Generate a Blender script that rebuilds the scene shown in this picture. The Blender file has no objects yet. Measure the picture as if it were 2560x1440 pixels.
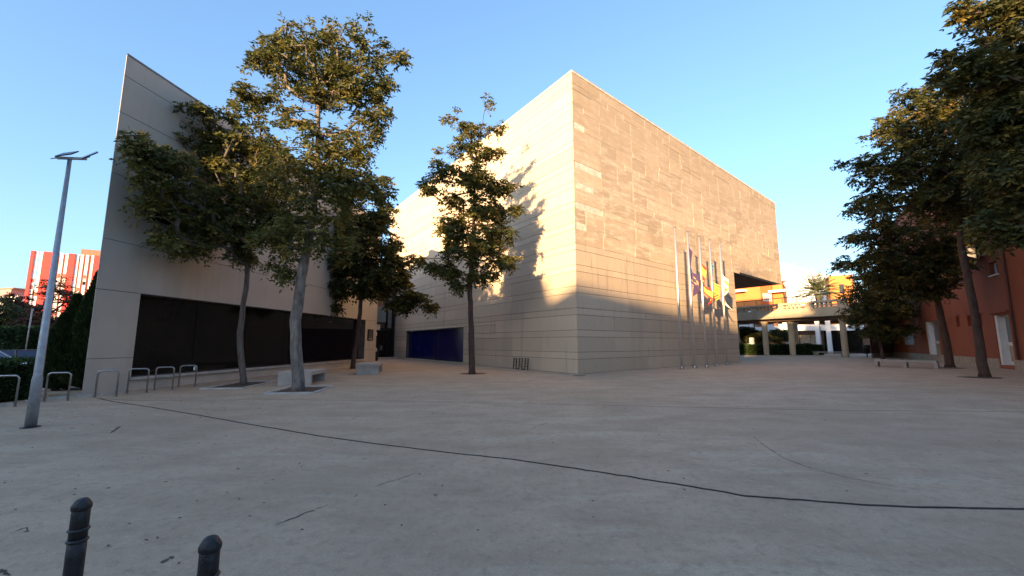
import bpy, math, random
import numpy as np
from mathutils import Vector
from mathutils.geometry import tessellate_polygon

# ------------------------------------------------------------ camera, world, sun, exposure
SC = bpy.context.scene
COL = SC.collection
CAM_H = 1.65; FPX = 1040.0; PITCH = math.atan(138 / 1040.0)
cam = bpy.data.cameras.new('camera'); camo = bpy.data.objects.new('camera', cam); COL.objects.link(camo)
cam.sensor_width = 36; cam.lens = FPX / 2560 * 36; cam.clip_start = 0.05; cam.clip_end = 3000
camo.location = (0, 0, CAM_H); camo.rotation_euler = (math.pi / 2 + PITCH, 0, 0)
SC.camera = camo
SUN_AZ = math.radians(-30); SUN_EL = math.radians(10)          # behind the camera, to the left
sdir = Vector((math.sin(SUN_AZ) * math.cos(SUN_EL), -math.cos(SUN_AZ) * math.cos(SUN_EL), math.sin(SUN_EL)))
world = bpy.data.worlds.new('World'); SC.world = world; world.use_nodes = True
wn = world.node_tree.nodes; wl = world.node_tree.links
bg = wn['Background']; sky = wn.new('ShaderNodeTexSky')
sky.sky_type = 'NISHITA'; sky.sun_disc = False
sky.sun_elevation = SUN_EL; sky.sun_rotation = math.atan2(sdir.x, sdir.y)
sky.altitude = 0; sky.air_density = 1.0; sky.dust_density = 2.0; sky.ozone_density = 3.9
gm = wn.new('ShaderNodeGamma'); gm.inputs[1].default_value = 0.8
wl.new(sky.outputs[0], gm.inputs[0]); wl.new(gm.outputs[0], bg.inputs[0]); bg.inputs[1].default_value = 0.15
sl = bpy.data.lights.new('sun', 'SUN'); so = bpy.data.objects.new('sun', sl); COL.objects.link(so)
sl.energy = 3.9; sl.angle = math.radians(0.9); sl.color = (1.0, 0.66, 0.34)
so.rotation_euler = sdir.to_track_quat('Z', 'Y').to_euler()
SC.view_settings.view_transform = 'Standard'; SC.view_settings.look = 'None'
SC.view_settings.gamma = 1; SC.view_settings.use_curve_mapping = False
SC.view_settings.exposure = 2.08
SC.render.engine = 'CYCLES'

# ------------------------------------------------------------ photograph geometry -> place
_c, _s = math.cos(PITCH), math.sin(PITCH)
def ray(px, py):
    x = (px - 1280) / FPX; y = -(py - 720) / FPX
    return np.array([x, _c - y * _s, _s + y * _c])
ORG = np.array([0, 0, CAM_H])
def G(px, py, z=0.0):
    r = ray(px, py); return ORG + r * ((z - CAM_H) / r[2])
def D(px, py, depth):
    r = ray(px, py); return ORG + r * (depth / r[1])
def hgt(x, y, py):                                   # height seen at row py above ground point
    t = -(py - 720) / FPX                            # u/d = t
    return CAM_H + y * (t * _c + _s) / (_c - t * _s)
def on_plane(a, d, px, py):
    r = ray(px, py); n = np.array([d[1], -d[0]])
    t = n @ np.array(a[:2]) / (n @ r[:2]); p = ORG + r * t
    return (p[:2] - np.array(a[:2])) @ np.array(d[:2]), p[2]

# ------------------------------------------------------------ materials
MATS = {}
def nodes_of(name):
    m = bpy.data.materials.new(name); m.use_nodes = True
    nt = m.node_tree; b = nt.nodes['Principled BSDF']; MATS[name] = m
    return m, nt, b
def noise(nt, scale, detail=4, rough=0.55, stretch=(1, 1, 1), rot=(0, 0, 0)):
    g = nt.nodes.new('ShaderNodeNewGeometry'); mp = nt.nodes.new('ShaderNodeMapping')
    mp.inputs['Scale'].default_value = stretch; mp.inputs['Rotation'].default_value = rot
    n = nt.nodes.new('ShaderNodeTexNoise'); n.inputs['Scale'].default_value = scale
    n.inputs['Detail'].default_value = detail; n.inputs['Roughness'].default_value = rough
    nt.links.new(g.outputs['Position'], mp.inputs[0]); nt.links.new(mp.outputs[0], n.inputs['Vector'])
    return n.outputs['Fac']
def ramp(nt, fac, stops):
    r = nt.nodes.new('ShaderNodeValToRGB'); e = r.color_ramp.elements
    while len(e) < len(stops): e.new(0.5)
    for q, (p, c) in zip(e, stops):
        q.position = p; q.color = (c, c, c, 1) if not hasattr(c, '__len__') else (*c, 1)
    nt.links.new(fac, r.inputs[0]); return r.outputs[0]
def mixc(nt, fac, a, b, mode='MIX'):
    m = nt.nodes.new('ShaderNodeMix'); m.data_type = 'RGBA'; m.blend_type = mode
    if hasattr(fac, 'links'): nt.links.new(fac, m.inputs[0])
    else: m.inputs[0].default_value = fac
    for k, v in ((6, a), (7, b)):
        if hasattr(v, 'links'): nt.links.new(v, m.inputs[k])
        else: m.inputs[k].default_value = (*v, 1)
    return m.outputs[2]
def bump(nt, b, fac, strength, dist=0.02):
    bp = nt.nodes.new('ShaderNodeBump'); bp.inputs['Strength'].default_value = strength
    bp.inputs['Distance'].default_value = dist
    nt.links.new(fac, bp.inputs['Height']); nt.links.new(bp.outputs[0], b.inputs['Normal'])
def tone(nt):
    a = nt.nodes.new('ShaderNodeAttribute'); a.attribute_name = 'tone'; return a.outputs['Fac']

def plain(name, col, rough=0.7, metal=0.0, var=0.25, scale=3.0, bmp=0.15, bscale=30, stretch=(1, 1, 1), spec=0.4):
    m, nt, b = nodes_of(name)
    n = noise(nt, scale, 5, 0.6, stretch)
    lo = tuple(c * (1 - var) for c in col); hi = tuple(min(1, c * (1 + var)) for c in col)
    nt.links.new(ramp(nt, n, [(0.3, lo), (0.7, hi)]), b.inputs['Base Color'])
    b.inputs['Roughness'].default_value = rough; b.inputs['Metallic'].default_value = metal
    b.inputs['Specular IOR Level'].default_value = spec
    if bmp: bump(nt, b, noise(nt, bscale, 3), bmp, 0.01)
    return m

def concrete_ground():
    m, nt, b = nodes_of('plaza_concrete')
    big = noise(nt, 0.16, 6, 0.62); mid = noise(nt, 0.9, 6, 0.68, (1, 1.5, 1)); fine = noise(nt, 55, 3, 0.7)
    c = ramp(nt, big, [(0.32, (0.355, 0.260, 0.174)), (0.5, (0.43, 0.315, 0.212)), (0.68, (0.495, 0.368, 0.252))])
    c = mixc(nt, ramp(nt, mid, [(0.42, 0.0), (0.66, 0.75)]), c, (0.30, 0.212, 0.135))
    sw = noise(nt, 0.55, 7, 0.72, (0.35, 2.2, 1), (0, 0, 0.5))
    c = mixc(nt, ramp(nt, sw, [(0.54, 0.0), (0.64, 0.55)]), c, (0.48, 0.40, 0.28))
    scr = noise(nt, 2.6, 8, 0.8, (0.25, 2.5, 1), (0, 0, -0.35))
    c = mixc(nt, ramp(nt, scr, [(0.66, 0.0), (0.74, 0.6)]), c, (0.54, 0.46, 0.365))
    sp = noise(nt, 5.5, 4, 0.6)
    c = mixc(nt, ramp(nt, sp, [(0.24, 0.5), (0.31, 0.0)]), c, (0.13, 0.12, 0.11))
    pt = noise(nt, 9, 8, 0.78); c = mixc(nt, ramp(nt, pt, [(0.36, 0.65), (0.50, 0.0)]), c, (0.22, 0.165, 0.12))
    c = mixc(nt, ramp(nt, noise(nt, 21, 5, 0.7), [(0.58, 0.0), (0.70, 0.7)]), c, (0.56, 0.45, 0.34))
    c = mixc(nt, ramp(nt, noise(nt, 13, 2, 0.5), [(0.22, 0.9), (0.25, 0.0)]), c, (0.10, 0.085, 0.07))
    c = mixc(nt, ramp(nt, fine, [(0.30, 0.4), (0.55, 0.0)]), c, (0.17, 0.14, 0.11))
    c = mixc(nt, ramp(nt, noise(nt, 230, 2), [(0.45, 0.0), (0.75, 0.4)]), c, (0.52, 0.43, 0.34))
    c = mixc(nt, ramp(nt, noise(nt, 0.42, 5, 0.6, (1, 1, 1), (0, 0, 1.1)), [(0.56, 0.0), (0.62, 0.35)]), c, (0.31, 0.24, 0.16))
    nt.links.new(c, b.inputs['Base Color'])
    nt.links.new(ramp(nt, mid, [(0.3, 0.72), (0.7, 0.88)]), b.inputs['Roughness'])
    b.inputs['Specular IOR Level'].default_value = 0.3
    a = nt.nodes.new('ShaderNodeMath'); a.operation = 'MULTIPLY_ADD'; a.inputs[1].default_value = 0.12
    nt.links.new(fine, a.inputs[0]); nt.links.new(mid, a.inputs[2]); bump(nt, b, a.outputs[0], 0.35, 0.03)
    return m
def stone(name, base, pale, dark, rough_zone):
    """limestone cladding; rough_zone = weathered, blotchy upper courses"""
    m, nt, b = nodes_of(name)
    t = tone(nt)
    k0, k1 = (0.76, 1.10) if rough_zone else (0.88, 1.07)
    c = ramp(nt, t, [(0.0, tuple(x * k0 for x in base)), (0.5, base), (1.0, tuple(x * k1 for x in base))])
    st = noise(nt, 0.55, 6, 0.65, (1, 1, 0.16))
    c = mixc(nt, ramp(nt, st, [(0.50, 0.0), (0.74, 0.40)]), c, dark)
    s2 = noise(nt, 2.4, 6, 0.7, (1, 1, 0.1)); c = mixc(nt, ramp(nt, s2, [(0.57, 0.0), (0.70, 0.55 if not rough_zone else 0.3)]), c, tuple(x * 0.8 for x in dark))
    gr = noise(nt, 6, 5, 0.7); c = mixc(nt, ramp(nt, gr, [(0.3, 0.16), (0.6, 0.0)]), c, dark)
    if rough_zone:
        hz = noise(nt, 1.1, 7, 0.75, (0.7, 0.7, 3.2))
        c = mixc(nt, ramp(nt, hz, [(0.50, 0.0), (0.60, 0.65)]), c, pale)
        hd = noise(nt, 0.8, 7, 0.7, (0.8, 0.8, 2.0))
        c = mixc(nt, ramp(nt, hd, [(0.52, 0.0), (0.70, 0.5)]), c, dark)
    if rough_zone:                                       # old soot and algae stain under the coping
        g_ = nt.nodes.new('ShaderNodeNewGeometry'); sx = nt.nodes.new('ShaderNodeSeparateXYZ'); nt.links.new(g_.outputs['Position'], sx.inputs[0])
        ma = nt.nodes.new('ShaderNodeMath'); ma.operation = 'MULTIPLY_ADD'; ma.inputs[1].default_value = 5.0
        nt.links.new(noise(nt, 0.35, 6, 0.7, (1, 1, 0.5)), ma.inputs[0]); nt.links.new(sx.outputs['Z'], ma.inputs[2])
        mr = nt.nodes.new('ShaderNodeMapRange'); mr.inputs[1].default_value = 13.5; mr.inputs[2].default_value = 18.5; mr.inputs[3].default_value = 0.0; mr.inputs[4].default_value = 0.6
        nt.links.new(ma.outputs[0], mr.inputs[0]); c = mixc(nt, mr.outputs[0], c, dark)
    nt.links.new(c, b.inputs['Base Color']); b.inputs['Roughness'].default_value = 0.85
    b.inputs['Specular IOR Level'].default_value = 0.25
    bump(nt, b, noise(nt, 7, 6, 0.75, (1, 1, 2.5) if rough_zone else (1, 1, 1)), 0.55 if rough_zone else 0.12, 0.03 if rough_zone else 0.01)
    return m
def leafmat(name, c0, c1, c2, trans=0.3):
    m, nt, b = nodes_of(name)
    c = ramp(nt, tone(nt), [(0.0, c0), (0.55, c1), (1.0, c2)])
    nt.links.new(c, b.inputs['Base Color']); b.inputs['Roughness'].default_value = 0.55
    b.inputs['Specular IOR Level'].default_value = 0.3
    tr = nt.nodes.new('ShaderNodeBsdfTranslucent'); nt.links.new(c, tr.inputs[0])
    mx = nt.nodes.new('ShaderNodeMixShader'); mx.inputs[0].default_value = trans
    out = nt.nodes['Material Output']
    nt.links.new(b.outputs[0], mx.inputs[1]); nt.links.new(tr.outputs[0], mx.inputs[2]); nt.links.new(mx.outputs[0], out.inputs[0])
    return m
def glassy(name, col, rough=0.08, spec=0.5, ior=1.45):
    m, nt, b = nodes_of(name)
    n = noise(nt, 0.8, 4, 0.6)
    nt.links.new(ramp(nt, n, [(0.3, tuple(c * 0.7 for c in col)), (0.7, col)]), b.inputs['Base Color'])
    b.inputs['Roughness'].default_value = rough; b.inputs['Specular IOR Level'].default_value = spec
    b.inputs['IOR'].default_value = ior
    return m
def render_wall():
    m, nt, b = nodes_of('pale_render')
    c = ramp(nt, noise(nt, 0.35, 6, 0.6), [(0.3, (0.44, 0.395, 0.34)), (0.7, (0.53, 0.475, 0.41))])
    c = mixc(nt, ramp(nt, noise(nt, 0.8, 6, 0.65, (1, 1, 0.12)), [(0.48, 0.0), (0.72, 0.45)]), c, (0.28, 0.245, 0.21))
    nt.links.new(c, b.inputs['Base Color']); b.inputs['Roughness'].default_value = 0.85
    bump(nt, b, noise(nt, 40, 3), 0.12, 0.01); return m
def flagmat():
    m, nt, b = nodes_of('flag_cloth')
    a = nt.nodes.new('ShaderNodeAttribute'); a.attribute_name = 'print'
    nt.links.new(a.outputs['Color'], b.inputs['Base Color']); b.inputs['Roughness'].default_value = 0.75
    tr = nt.nodes.new('ShaderNodeBsdfTranslucent'); nt.links.new(a.outputs['Color'], tr.inputs[0])
    mx = nt.nodes.new('ShaderNodeMixShader'); mx.inputs[0].default_value = 0.25; out = nt.nodes['Material Output']
    nt.links.new(b.outputs[0], mx.inputs[1]); nt.links.new(tr.outputs[0], mx.inputs[2]); nt.links.new(mx.outputs[0], out.inputs[0])
    return m

M_ground = concrete_ground()
M_stone = stone('limestone', (0.59, 0.465, 0.33), (0.6, 0.55, 0.47), (0.30, 0.25, 0.205), False)
M_stoneL = stone('limestone_clean', (0.60, 0.48, 0.35), (0.6, 0.55, 0.47), (0.38, 0.335, 0.28), False)
M_stoneW = stone('limestone_weathered', (0.55, 0.43, 0.30), (0.70, 0.60, 0.46), (0.36, 0.26, 0.17), True)
M_mortar = plain('pale_mortar', (0.66, 0.57, 0.45), 0.9)
M_joint = plain('dark_joint', (0.14, 0.115, 0.09), 0.95)
M_render = render_wall()
M_renderjoint = plain('render_joint', (0.16, 0.15, 0.145), 0.95)
M_coping = plain('zinc_coping', (0.20, 0.20, 0.21), 0.5, 0.3)
M_glass = glassy('dark_glass', (0.012, 0.010, 0.009), 0.07, 0.3)
M_blue = glassy('blue_film_glass', (0.006, 0.010, 0.085), 0.12, 0.2)
M_teal = glassy('frosted_glass', (0.16, 0.21, 0.23), 0.35)
M_darkframe = plain('dark_metal', (0.02, 0.02, 0.022), 0.45, 0.5, bmp=0)
M_asphalt = plain('asphalt', (0.06, 0.06, 0.062), 0.9, scale=1.5, bmp=0.4)
M_soil = plain('pit_soil', (0.075, 0.05, 0.035), 0.95, var=0.5, scale=12, bmp=0.8, bscale=25)
M_edge = plain('concrete_edging', (0.42, 0.40, 0.37), 0.85)
M_bench = plain('bench_concrete', (0.36, 0.33, 0.30), 0.85, var=0.15)
M_bark = plain('grey_bark', (0.115, 0.095, 0.08), 0.9, var=0.45, scale=6, bmp=0.9, bscale=14, stretch=(1, 1, 0.3))
M_barkpale = plain('pale_bark', (0.165, 0.14, 0.12), 0.9, var=0.6, scale=7, bmp=1.0, bscale=18, stretch=(1, 1, 0.35))
M_barkdark = plain('brown_bark', (0.075, 0.045, 0.035), 0.9, var=0.4, scale=7, bmp=0.9, bscale=14, stretch=(1, 1, 0.3))
M_leaf = leafmat('olive_leaf', (0.045, 0.06, 0.016), (0.125, 0.125, 0.03), (0.24, 0.18, 0.04), 0.34)
M_leafd = leafmat('dark_leaf', (0.028, 0.038, 0.013), (0.08, 0.082, 0.02), (0.26, 0.18, 0.036), 0.3)
M_leafr = leafmat('reddish_leaf', (0.05, 0.022, 0.012), (0.09, 0.04, 0.022), (0.14, 0.07, 0.03), 0.2)
M_cyp = leafmat('cypress_leaf', (0.012, 0.024, 0.008), (0.028, 0.048, 0.012), (0.06, 0.08, 0.018), 0.1)
M_hedge = leafmat('hedge_leaf', (0.012, 0.026, 0.007), (0.028, 0.055, 0.014), (0.055, 0.10, 0.02), 0.15)
M_palm = leafmat('palm_leaf', (0.06, 0.075, 0.03), (0.10, 0.115, 0.045), (0.17, 0.16, 0.07), 0.15)
M_core = plain('crown_core', (0.012, 0.016, 0.007), 1.0, bmp=0)
M_steel = plain('brushed_steel', (0.66, 0.65, 0.64), 0.38, 0.75, var=0.05, bmp=0)
M_galv = plain('galvanised_steel', (0.33, 0.345, 0.37), 0.5, 0.55, var=0.2, scale=8, bmp=0.1)
M_dullsteel = plain('dull_steel', (0.36, 0.35, 0.34), 0.35, 0.9, var=0.2, scale=12, bmp=0)
M_solar = glassy('solar_cell', (0.01, 0.015, 0.045), 0.15, 0.5)
M_panelback = plain('panel_back', (0.45, 0.46, 0.48), 0.5, 0.2, bmp=0)
M_bollard = plain('black_cast_iron', (0.008, 0.009, 0.012), 0.5, 0.0, var=0.5, scale=20, bmp=0.5, bscale=60, spec=0.5)
M_black = plain('black_paint', (0.012, 0.012, 0.012), 0.5, bmp=0)
M_white = plain('white_paint', (0.75, 0.75, 0.74), 0.6, var=0.06, bmp=0)
M_whitewall = plain('white_wall', (0.72, 0.72, 0.73), 0.85, var=0.06, scale=0.3, bmp=0.1)
M_red = plain('tower_red', (0.8, 0.06, 0.05), 0.7, var=0.1, bmp=0)
M_redbrown = plain('tower_rust', (0.55, 0.13, 0.07), 0.7, var=0.15, bmp=0)
M_cream = plain('tower_cream', (0.88, 0.85, 0.78), 0.7, var=0.08, bmp=0)
M_redwall = plain('red_plaster', (0.29, 0.085, 0.04), 0.9, var=0.12, scale=0.6, bmp=0.2, stretch=(1, 1, 0.6))
M_redwall2 = plain('brown_plaster', (0.15, 0.07, 0.055), 0.9, var=0.12, scale=0.6)
M_plinth = plain('plinth_stone', (0.36, 0.29, 0.235), 0.9)
M_orange = plain('orange_plaster', (0.60, 0.21, 0.055), 0.85, var=0.08, scale=0.5)
M_orange2 = plain('deep_orange_plaster', (0.52, 0.12, 0.03), 0.85, var=0.08, scale=0.5)
M_bridge = plain('bridge_concrete', (0.47, 0.38, 0.27), 0.9, var=0.15, scale=0.7, stretch=(1, 1, 0.4))
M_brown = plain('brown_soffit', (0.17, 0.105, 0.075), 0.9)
M_beige = plain('beige_wall', (0.36, 0.32, 0.26), 0.9)
M_pink = plain('pink_wall', (0.42, 0.22, 0.2), 0.9)
M_carblue = glassy('blue_car_glass', (0.03, 0.05, 0.12), 0.1)
M_carpaint = plain('silver_car_paint', (0.42, 0.44, 0.5), 0.3, 0.3, var=0.05, bmp=0)
M_cardark = plain('dark_car_paint', (0.06, 0.04, 0.055), 0.3, 0.2, var=0.05, bmp=0)
M_tyre = plain('rubber', (0.02, 0.02, 0.02), 0.9, bmp=0)
M_taillight = plain('tail_light', (0.5, 0.02, 0.02), 0.3, bmp=0)
M_brick = plain('brown_brick', (0.30, 0.17, 0.11), 0.9)
M_poster = plain('poster_print', (0.10, 0.085, 0.085), 0.5, var=0.9, scale=9, bmp=0)
M_flag = flagmat()

# ------------------------------------------------------------ mesh builder
class MB:
    def __init__(s): s.v = []; s.f = []; s.t = []; s.cur = 0.5
    def add(s, vs, fs):
        o = len(s.v); s.v += [tuple(map(float, v)) for v in vs]
        for f in fs: s.f.append(tuple(i + o for i in f)); s.t.append(s.cur)
        return s
    def box(s, x0, x1, y0, y1, z0, z1):
        return s.hexa([(x0, y0), (x1, y0), (x1, y1), (x0, y1)], z0, z1)
    def hexa(s, q, z0, z1):
        return s.prism(q, z0, z1)
    def prism(s, poly, z0, z1):
        n = len(poly)
        area = sum(poly[i][0] * poly[(i + 1) % n][1] - poly[(i + 1) % n][0] * poly[i][1] for i in range(n))
        if area < 0: poly = poly[::-1]
        vs = [(p[0], p[1], z0) for p in poly] + [(p[0], p[1], z1) for p in poly]
        fs = [(i, (i + 1) % n, n + (i + 1) % n, n + i) for i in range(n)]
        if n <= 4: fs += [tuple(range(n))[::-1], tuple(range(n, 2 * n))]
        else:
            tri = tessellate_polygon([[Vector((p[0], p[1], 0)) for p in poly]])
            for t in tri:
                a, b, c = t
                if (poly[b][0] - poly[a][0]) * (poly[c][1] - poly[a][1]) - (poly[b][1] - poly[a][1]) * (poly[c][0] - poly[a][0]) < 0: b, c = c, b
                fs += [(n + a, n + b, n + c), (a, c, b)]
        return s.add(vs, fs)
    def obox(s, c, ax, ay, az):                       # centre + half axes
        c, ax, ay, az = map(np.array, (c, ax, ay, az)); vs = []
        for k in (-1, 1):
            for i, j in ((-1, -1), (1, -1), (1, 1), (-1, 1)): vs.append(c + ax * i + ay * j + az * k)
        return s.add(vs, [(3, 2, 1, 0), (4, 5, 6, 7), (0, 1, 5, 4), (1, 2, 6, 5), (2, 3, 7, 6), (3, 0, 4, 7)])
    def tube(s, pts, rad, n=8, caps=True):
        pts = [np.array(p, float) for p in pts]
        if not hasattr(rad, '__len__'): rad = [rad] * len(pts)
        vs = []; ref = None
        for i, p in enumerate(pts):
            d = pts[min(i + 1, len(pts) - 1)] - pts[max(i - 1, 0)]; d /= (np.linalg.norm(d) + 1e-9)
            if ref is None: ref = np.array([1.0, 0, 0]) if abs(d[0]) < 0.8 else np.array([0, 1.0, 0])
            a = ref - d * (ref @ d); a /= np.linalg.norm(a); ref = a; b = np.cross(d, a)
            for k in range(n):
                t = 2 * math.pi * k / n; vs.append(p + (a * math.cos(t) + b * math.sin(t)) * rad[i])
        fs = []
        for i in range(len(pts) - 1):
            for k in range(n):
                k2 = (k + 1) % n; fs.append((i * n + k, i * n + k2, (i + 1) * n + k2, (i + 1) * n + k))
        if caps: fs += [tuple(range(n))[::-1], tuple(range((len(pts) - 1) * n, len(pts) * n))]
        return s.add(vs, fs)
    def lathe(s, c, prof, n=24):                      # prof: (r, z)
        return s.tube([(c[0], c[1], c[2] + z) for r, z in prof], [max(r, 1e-4) for r, z in prof], n)
    def build(s, name, mat, parent=None, smooth=False, loc=None):
        me = bpy.data.meshes.new(name)
        off = np.array(parent_loc(parent)) if parent else (np.array(loc) if loc is not None else np.zeros(3))
        vv = np.array(s.v) - off
        me.from_pydata(vv.tolist(), [], s.f)
        if len(set(s.t)) > 1 or s.t and s.t[0] != 0.5:
            at = me.attributes.new('tone', 'FLOAT', 'FACE'); at.data.foreach_set('value', np.array(s.t, np.float32))
        else:
            at = me.attributes.new('tone', 'FLOAT', 'FACE'); at.data.foreach_set('value', np.full(len(s.f), 0.5, np.float32))
        if smooth: me.polygons.foreach_set('use_smooth', [True] * len(me.polygons))
        me.materials.append(mat); me.update()
        o = bpy.data.objects.new(name, me); COL.objects.link(o)
        if parent: o.parent = parent
        elif loc is not None: o.location = loc
        return o
def parent_loc(p):
    l = np.array(p.location)
    while p.parent: p = p.parent; l = l + np.array(p.location)
    return l
def tag(o, label=None, cat=None, group=None, kind=None):
    if label: o['label'] = label
    if cat: o['category'] = cat
    if group: o['group'] = group
    if kind: o['kind'] = kind
    return o
def thing(name, loc, label, cat, group=None):
    o = bpy.data.objects.new(name, None); COL.objects.link(o); o.location = tuple(map(float, loc)); o.empty_display_size = 0.3
    return tag(o, label, cat, group)
def copy_tree(o, parent=None):
    c = o.copy(); COL.objects.link(c)
    if parent: c.parent = parent
    for ch in list(o.children): copy_tree(ch, c)
    return c
RNG = np.random.default_rng(11)
random.seed(5)

class Face:
    """a vertical wall plane: a = ground corner, d = direction along, n = outward normal"""
    def __init__(s, a, b, side=1):
        a = np.array(a[:2], float); b = np.array(b[:2], float); s.a = a; s.L = np.linalg.norm(b - a); s.d = (b - a) / s.L
        s.n = np.array([s.d[1], -s.d[0]]) * side
    def pt(s, u, z, o=0.0): p = s.a + s.d * u + s.n * o; return np.array([p[0], p[1], z])
    def box(s, mb, u0, u1, z0, z1, o0, o1):
        c = s.pt((u0 + u1) / 2, (z0 + z1) / 2, (o0 + o1) / 2)
        return mb.obox(c, (*(s.d * (u1 - u0) / 2), 0), (*(s.n * (o1 - o0) / 2), 0), (0, 0, (z1 - z0) / 2))
    def uz(s, px, py): return on_plane(s.a, s.d, px, py)
def minus(rects, hole):
    out = []; a0, a1, b0, b1 = hole
    for (u0, u1, z0, z1) in rects:
        if a1 <= u0 or a0 >= u1 or b1 <= z0 or b0 >= z1: out.append((u0, u1, z0, z1)); continue
        if b1 < z1: out.append((u0, u1, b1, z1))
        if b0 > z0: out.append((u0, u1, z0, b0))
        zz0, zz1 = max(z0, b0), min(z1, b1)
        if a0 > u0: out.append((u0, a0, zz0, zz1))
        if a1 < u1: out.append((a1, u1, zz0, zz1))
    return out

# ------------------------------------------------------------ the setting: ground, plaza, road
g = MB(); g.prism([(-900, -400), (900, -400), (900, 1500), (-900, 1500)], -0.6, -0.16)
tag(g.build('ground', M_asphalt), kind='structure')
J1 = [(245, 996), (290, 1005), (380, 1018), (480, 1035), (640, 1063), (800, 1090), (960, 1112), (1120, 1131), (1280, 1148), (1440, 1171),
      (1600, 1196), (1760, 1221), (1860, 1239), (2000, 1250), (2160, 1262), (2300, 1268), (2560, 1272), (2900, 1275)]
J2 = [(245, 996), (330, 1001), (440, 1001), (700, 999), (890, 1001), (1100, 1005), (1280, 1008), (1410, 1011), (1740, 1018), (1900, 1022), (2100, 1026), (2560, 1029), (2900, 1030)]
def offs(path, o):
    P = np.array([G(*p)[:2] for p in path]); 
    # densify with a little wander
    Q = []
    for i in range(len(P) - 1):
        for t in np.linspace(0, 1, 6, endpoint=False): Q.append(P[i] * (1 - t) + P[i + 1] * t)
    Q.append(P[-1]); Q = np.array(Q); Q[1:-1] += RNG.normal(0, 0.006, (len(Q) - 2, 2))
    return Q
def shift(Q, o):
    T = np.gradient(Q, axis=0); T /= np.linalg.norm(T, axis=1)[:, None]
    R = Q + np.stack([-T[:, 1], T[:, 0]], 1) * o; R[0] = Q[0] + (0, o); return R
A1 = offs(J1, 0); A2 = offs(J2, 0)
plaza = bpy.data.objects.new('plaza', None); COL.objects.link(plaza); tag(plaza, kind='structure')
LX = -14.3
near = [tuple(p) for p in shift(A1, -0.032)]
mb = MB(); mb.prism(near[::-1] + [(LX, near[0][1]), (LX, -60), (60, -60), (60, near[-1][1])], -0.16, 0); mb.build('paving_slab', M_ground, plaza)
a = [tuple(p) for p in shift(A1, 0.032)]; b = [tuple(p) for p in shift(A2, -0.024)]
mb = MB(); mb.prism(a[1:] + [(60, a[-1][1]), (60, b[-1][1])] + b[::-1][:-1], -0.16, 0); mb.build('paving_slab', M_ground, plaza)
a = [tuple(p) for p in shift(A2, 0.024)]
mb = MB(); mb.prism(a + [(60, a[-1][1]), (60, 66), (-30, 66), (-30, 14), (LX, 14), (LX, a[0][1])], -0.16, 0); mb.build('paving_slab', M_ground, plaza)
M_crack = plain('crack', (0.022, 0.019, 0.018), 1, bmp=0)
M_hair = plain('hairline_dirt', (0.07, 0.058, 0.048), 1, var=0.5, bmp=0)
def joint(A, w):                                       # tar filler squeezed up level with the slabs
    a = shift(A, -w); b = shift(A, w); mj = MB()
    for i in range(len(A) - 1): mj.add([(*a[i], -0.003), (*a[i + 1], -0.003), (*b[i + 1], -0.003), (*b[i], -0.003)], [(0, 1, 2, 3)])
    mj.build('joint_filler', M_crack, plaza)
joint(A1, 0.045); joint(A2, 0.035)
def crack(path, w0, jit=0.012, brk=0.0):
    P = np.array([G(*p)[:2] for p in path]); mbk = MB()
    Q = []
    for i in range(len(P) - 1):
        n = max(3, int(np.linalg.norm(P[i + 1] - P[i]) / 0.09))
        for t in np.linspace(0, 1, n, endpoint=False): Q.append(P[i] * (1 - t) + P[i + 1] * t)
    Q.append(P[-1]); Q = np.array(Q); Q += np.cumsum(RNG.normal(0, jit * 0.3, Q.shape), 0) * 0.3 + RNG.normal(0, jit * 0.4, Q.shape)
    W = w0 * np.clip(RNG.normal(1, 0.45, len(Q)), 0.2, 2) * np.sin(np.linspace(0.15, math.pi - 0.15, len(Q))) ** 0.5
    T = np.gradient(Q, axis=0); T /= np.linalg.norm(T, axis=1)[:, None]; N = np.stack([-T[:, 1], T[:, 0]], 1)
    for i in range(len(Q) - 1):
        if RNG.random() < brk: continue
        mbk.add([(*(Q[i] - N[i] * W[i]), 0.003), (*(Q[i + 1] - N[i + 1] * W[i + 1]), 0.003), (*(Q[i + 1] + N[i + 1] * W[i + 1]), 0.003), (*(Q[i] + N[i] * W[i]), 0.003)], [(0, 1, 2, 3)])
    mbk.build('crack', M_hair, plaza)
crack([(1873, 1083), (1905, 1110), (1960, 1146), (2030, 1172), (2110, 1192), (2200, 1210), (2310, 1226)], 0.006, 0.004, 0.12)
crack([(15, 1080), (50, 1074), (110, 1069)], 0.011, 0.01)
crack([(145, 1093), (200, 1088), (272, 1081)], 0.009, 0.01, 0.2)
crack([(276, 1083), (288, 1075), (300, 1066)], 0.03, 0.004)
crack([(690, 1312), (740, 1293), (780, 1277), (815, 1264)], 0.009, 0.02, 0.1)
crack([(860, 1246), (885, 1241), (940, 1214), (1000, 1195), (1100, 1160)], 0.004, 0.03, 0.6)
crack([(1320, 1076), (1360, 1060), (1385, 1050)], 0.007, 0.01, 0.3)
crack([(30, 1330), (62, 1320), (58, 1340)], 0.012, 0.03, 0.3)
crack([(405, 1408), (420, 1398), (436, 1392)], 0.022, 0.012)
crack([(480, 1385), (490, 1380)], 0.004, 0.01)
crack([(0, 1424), (12, 1432), (24, 1440)], 0.012, 0.01)
# asphalt lane and lawn beyond the hedge
mb = MB(); mb.prism([(-19.5, -40), (-14.35, -40), (-14.35, 13), (-19.5, 17)], -0.16, -0.1)
tag(mb.build('verge', M_soil), kind='structure')

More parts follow.
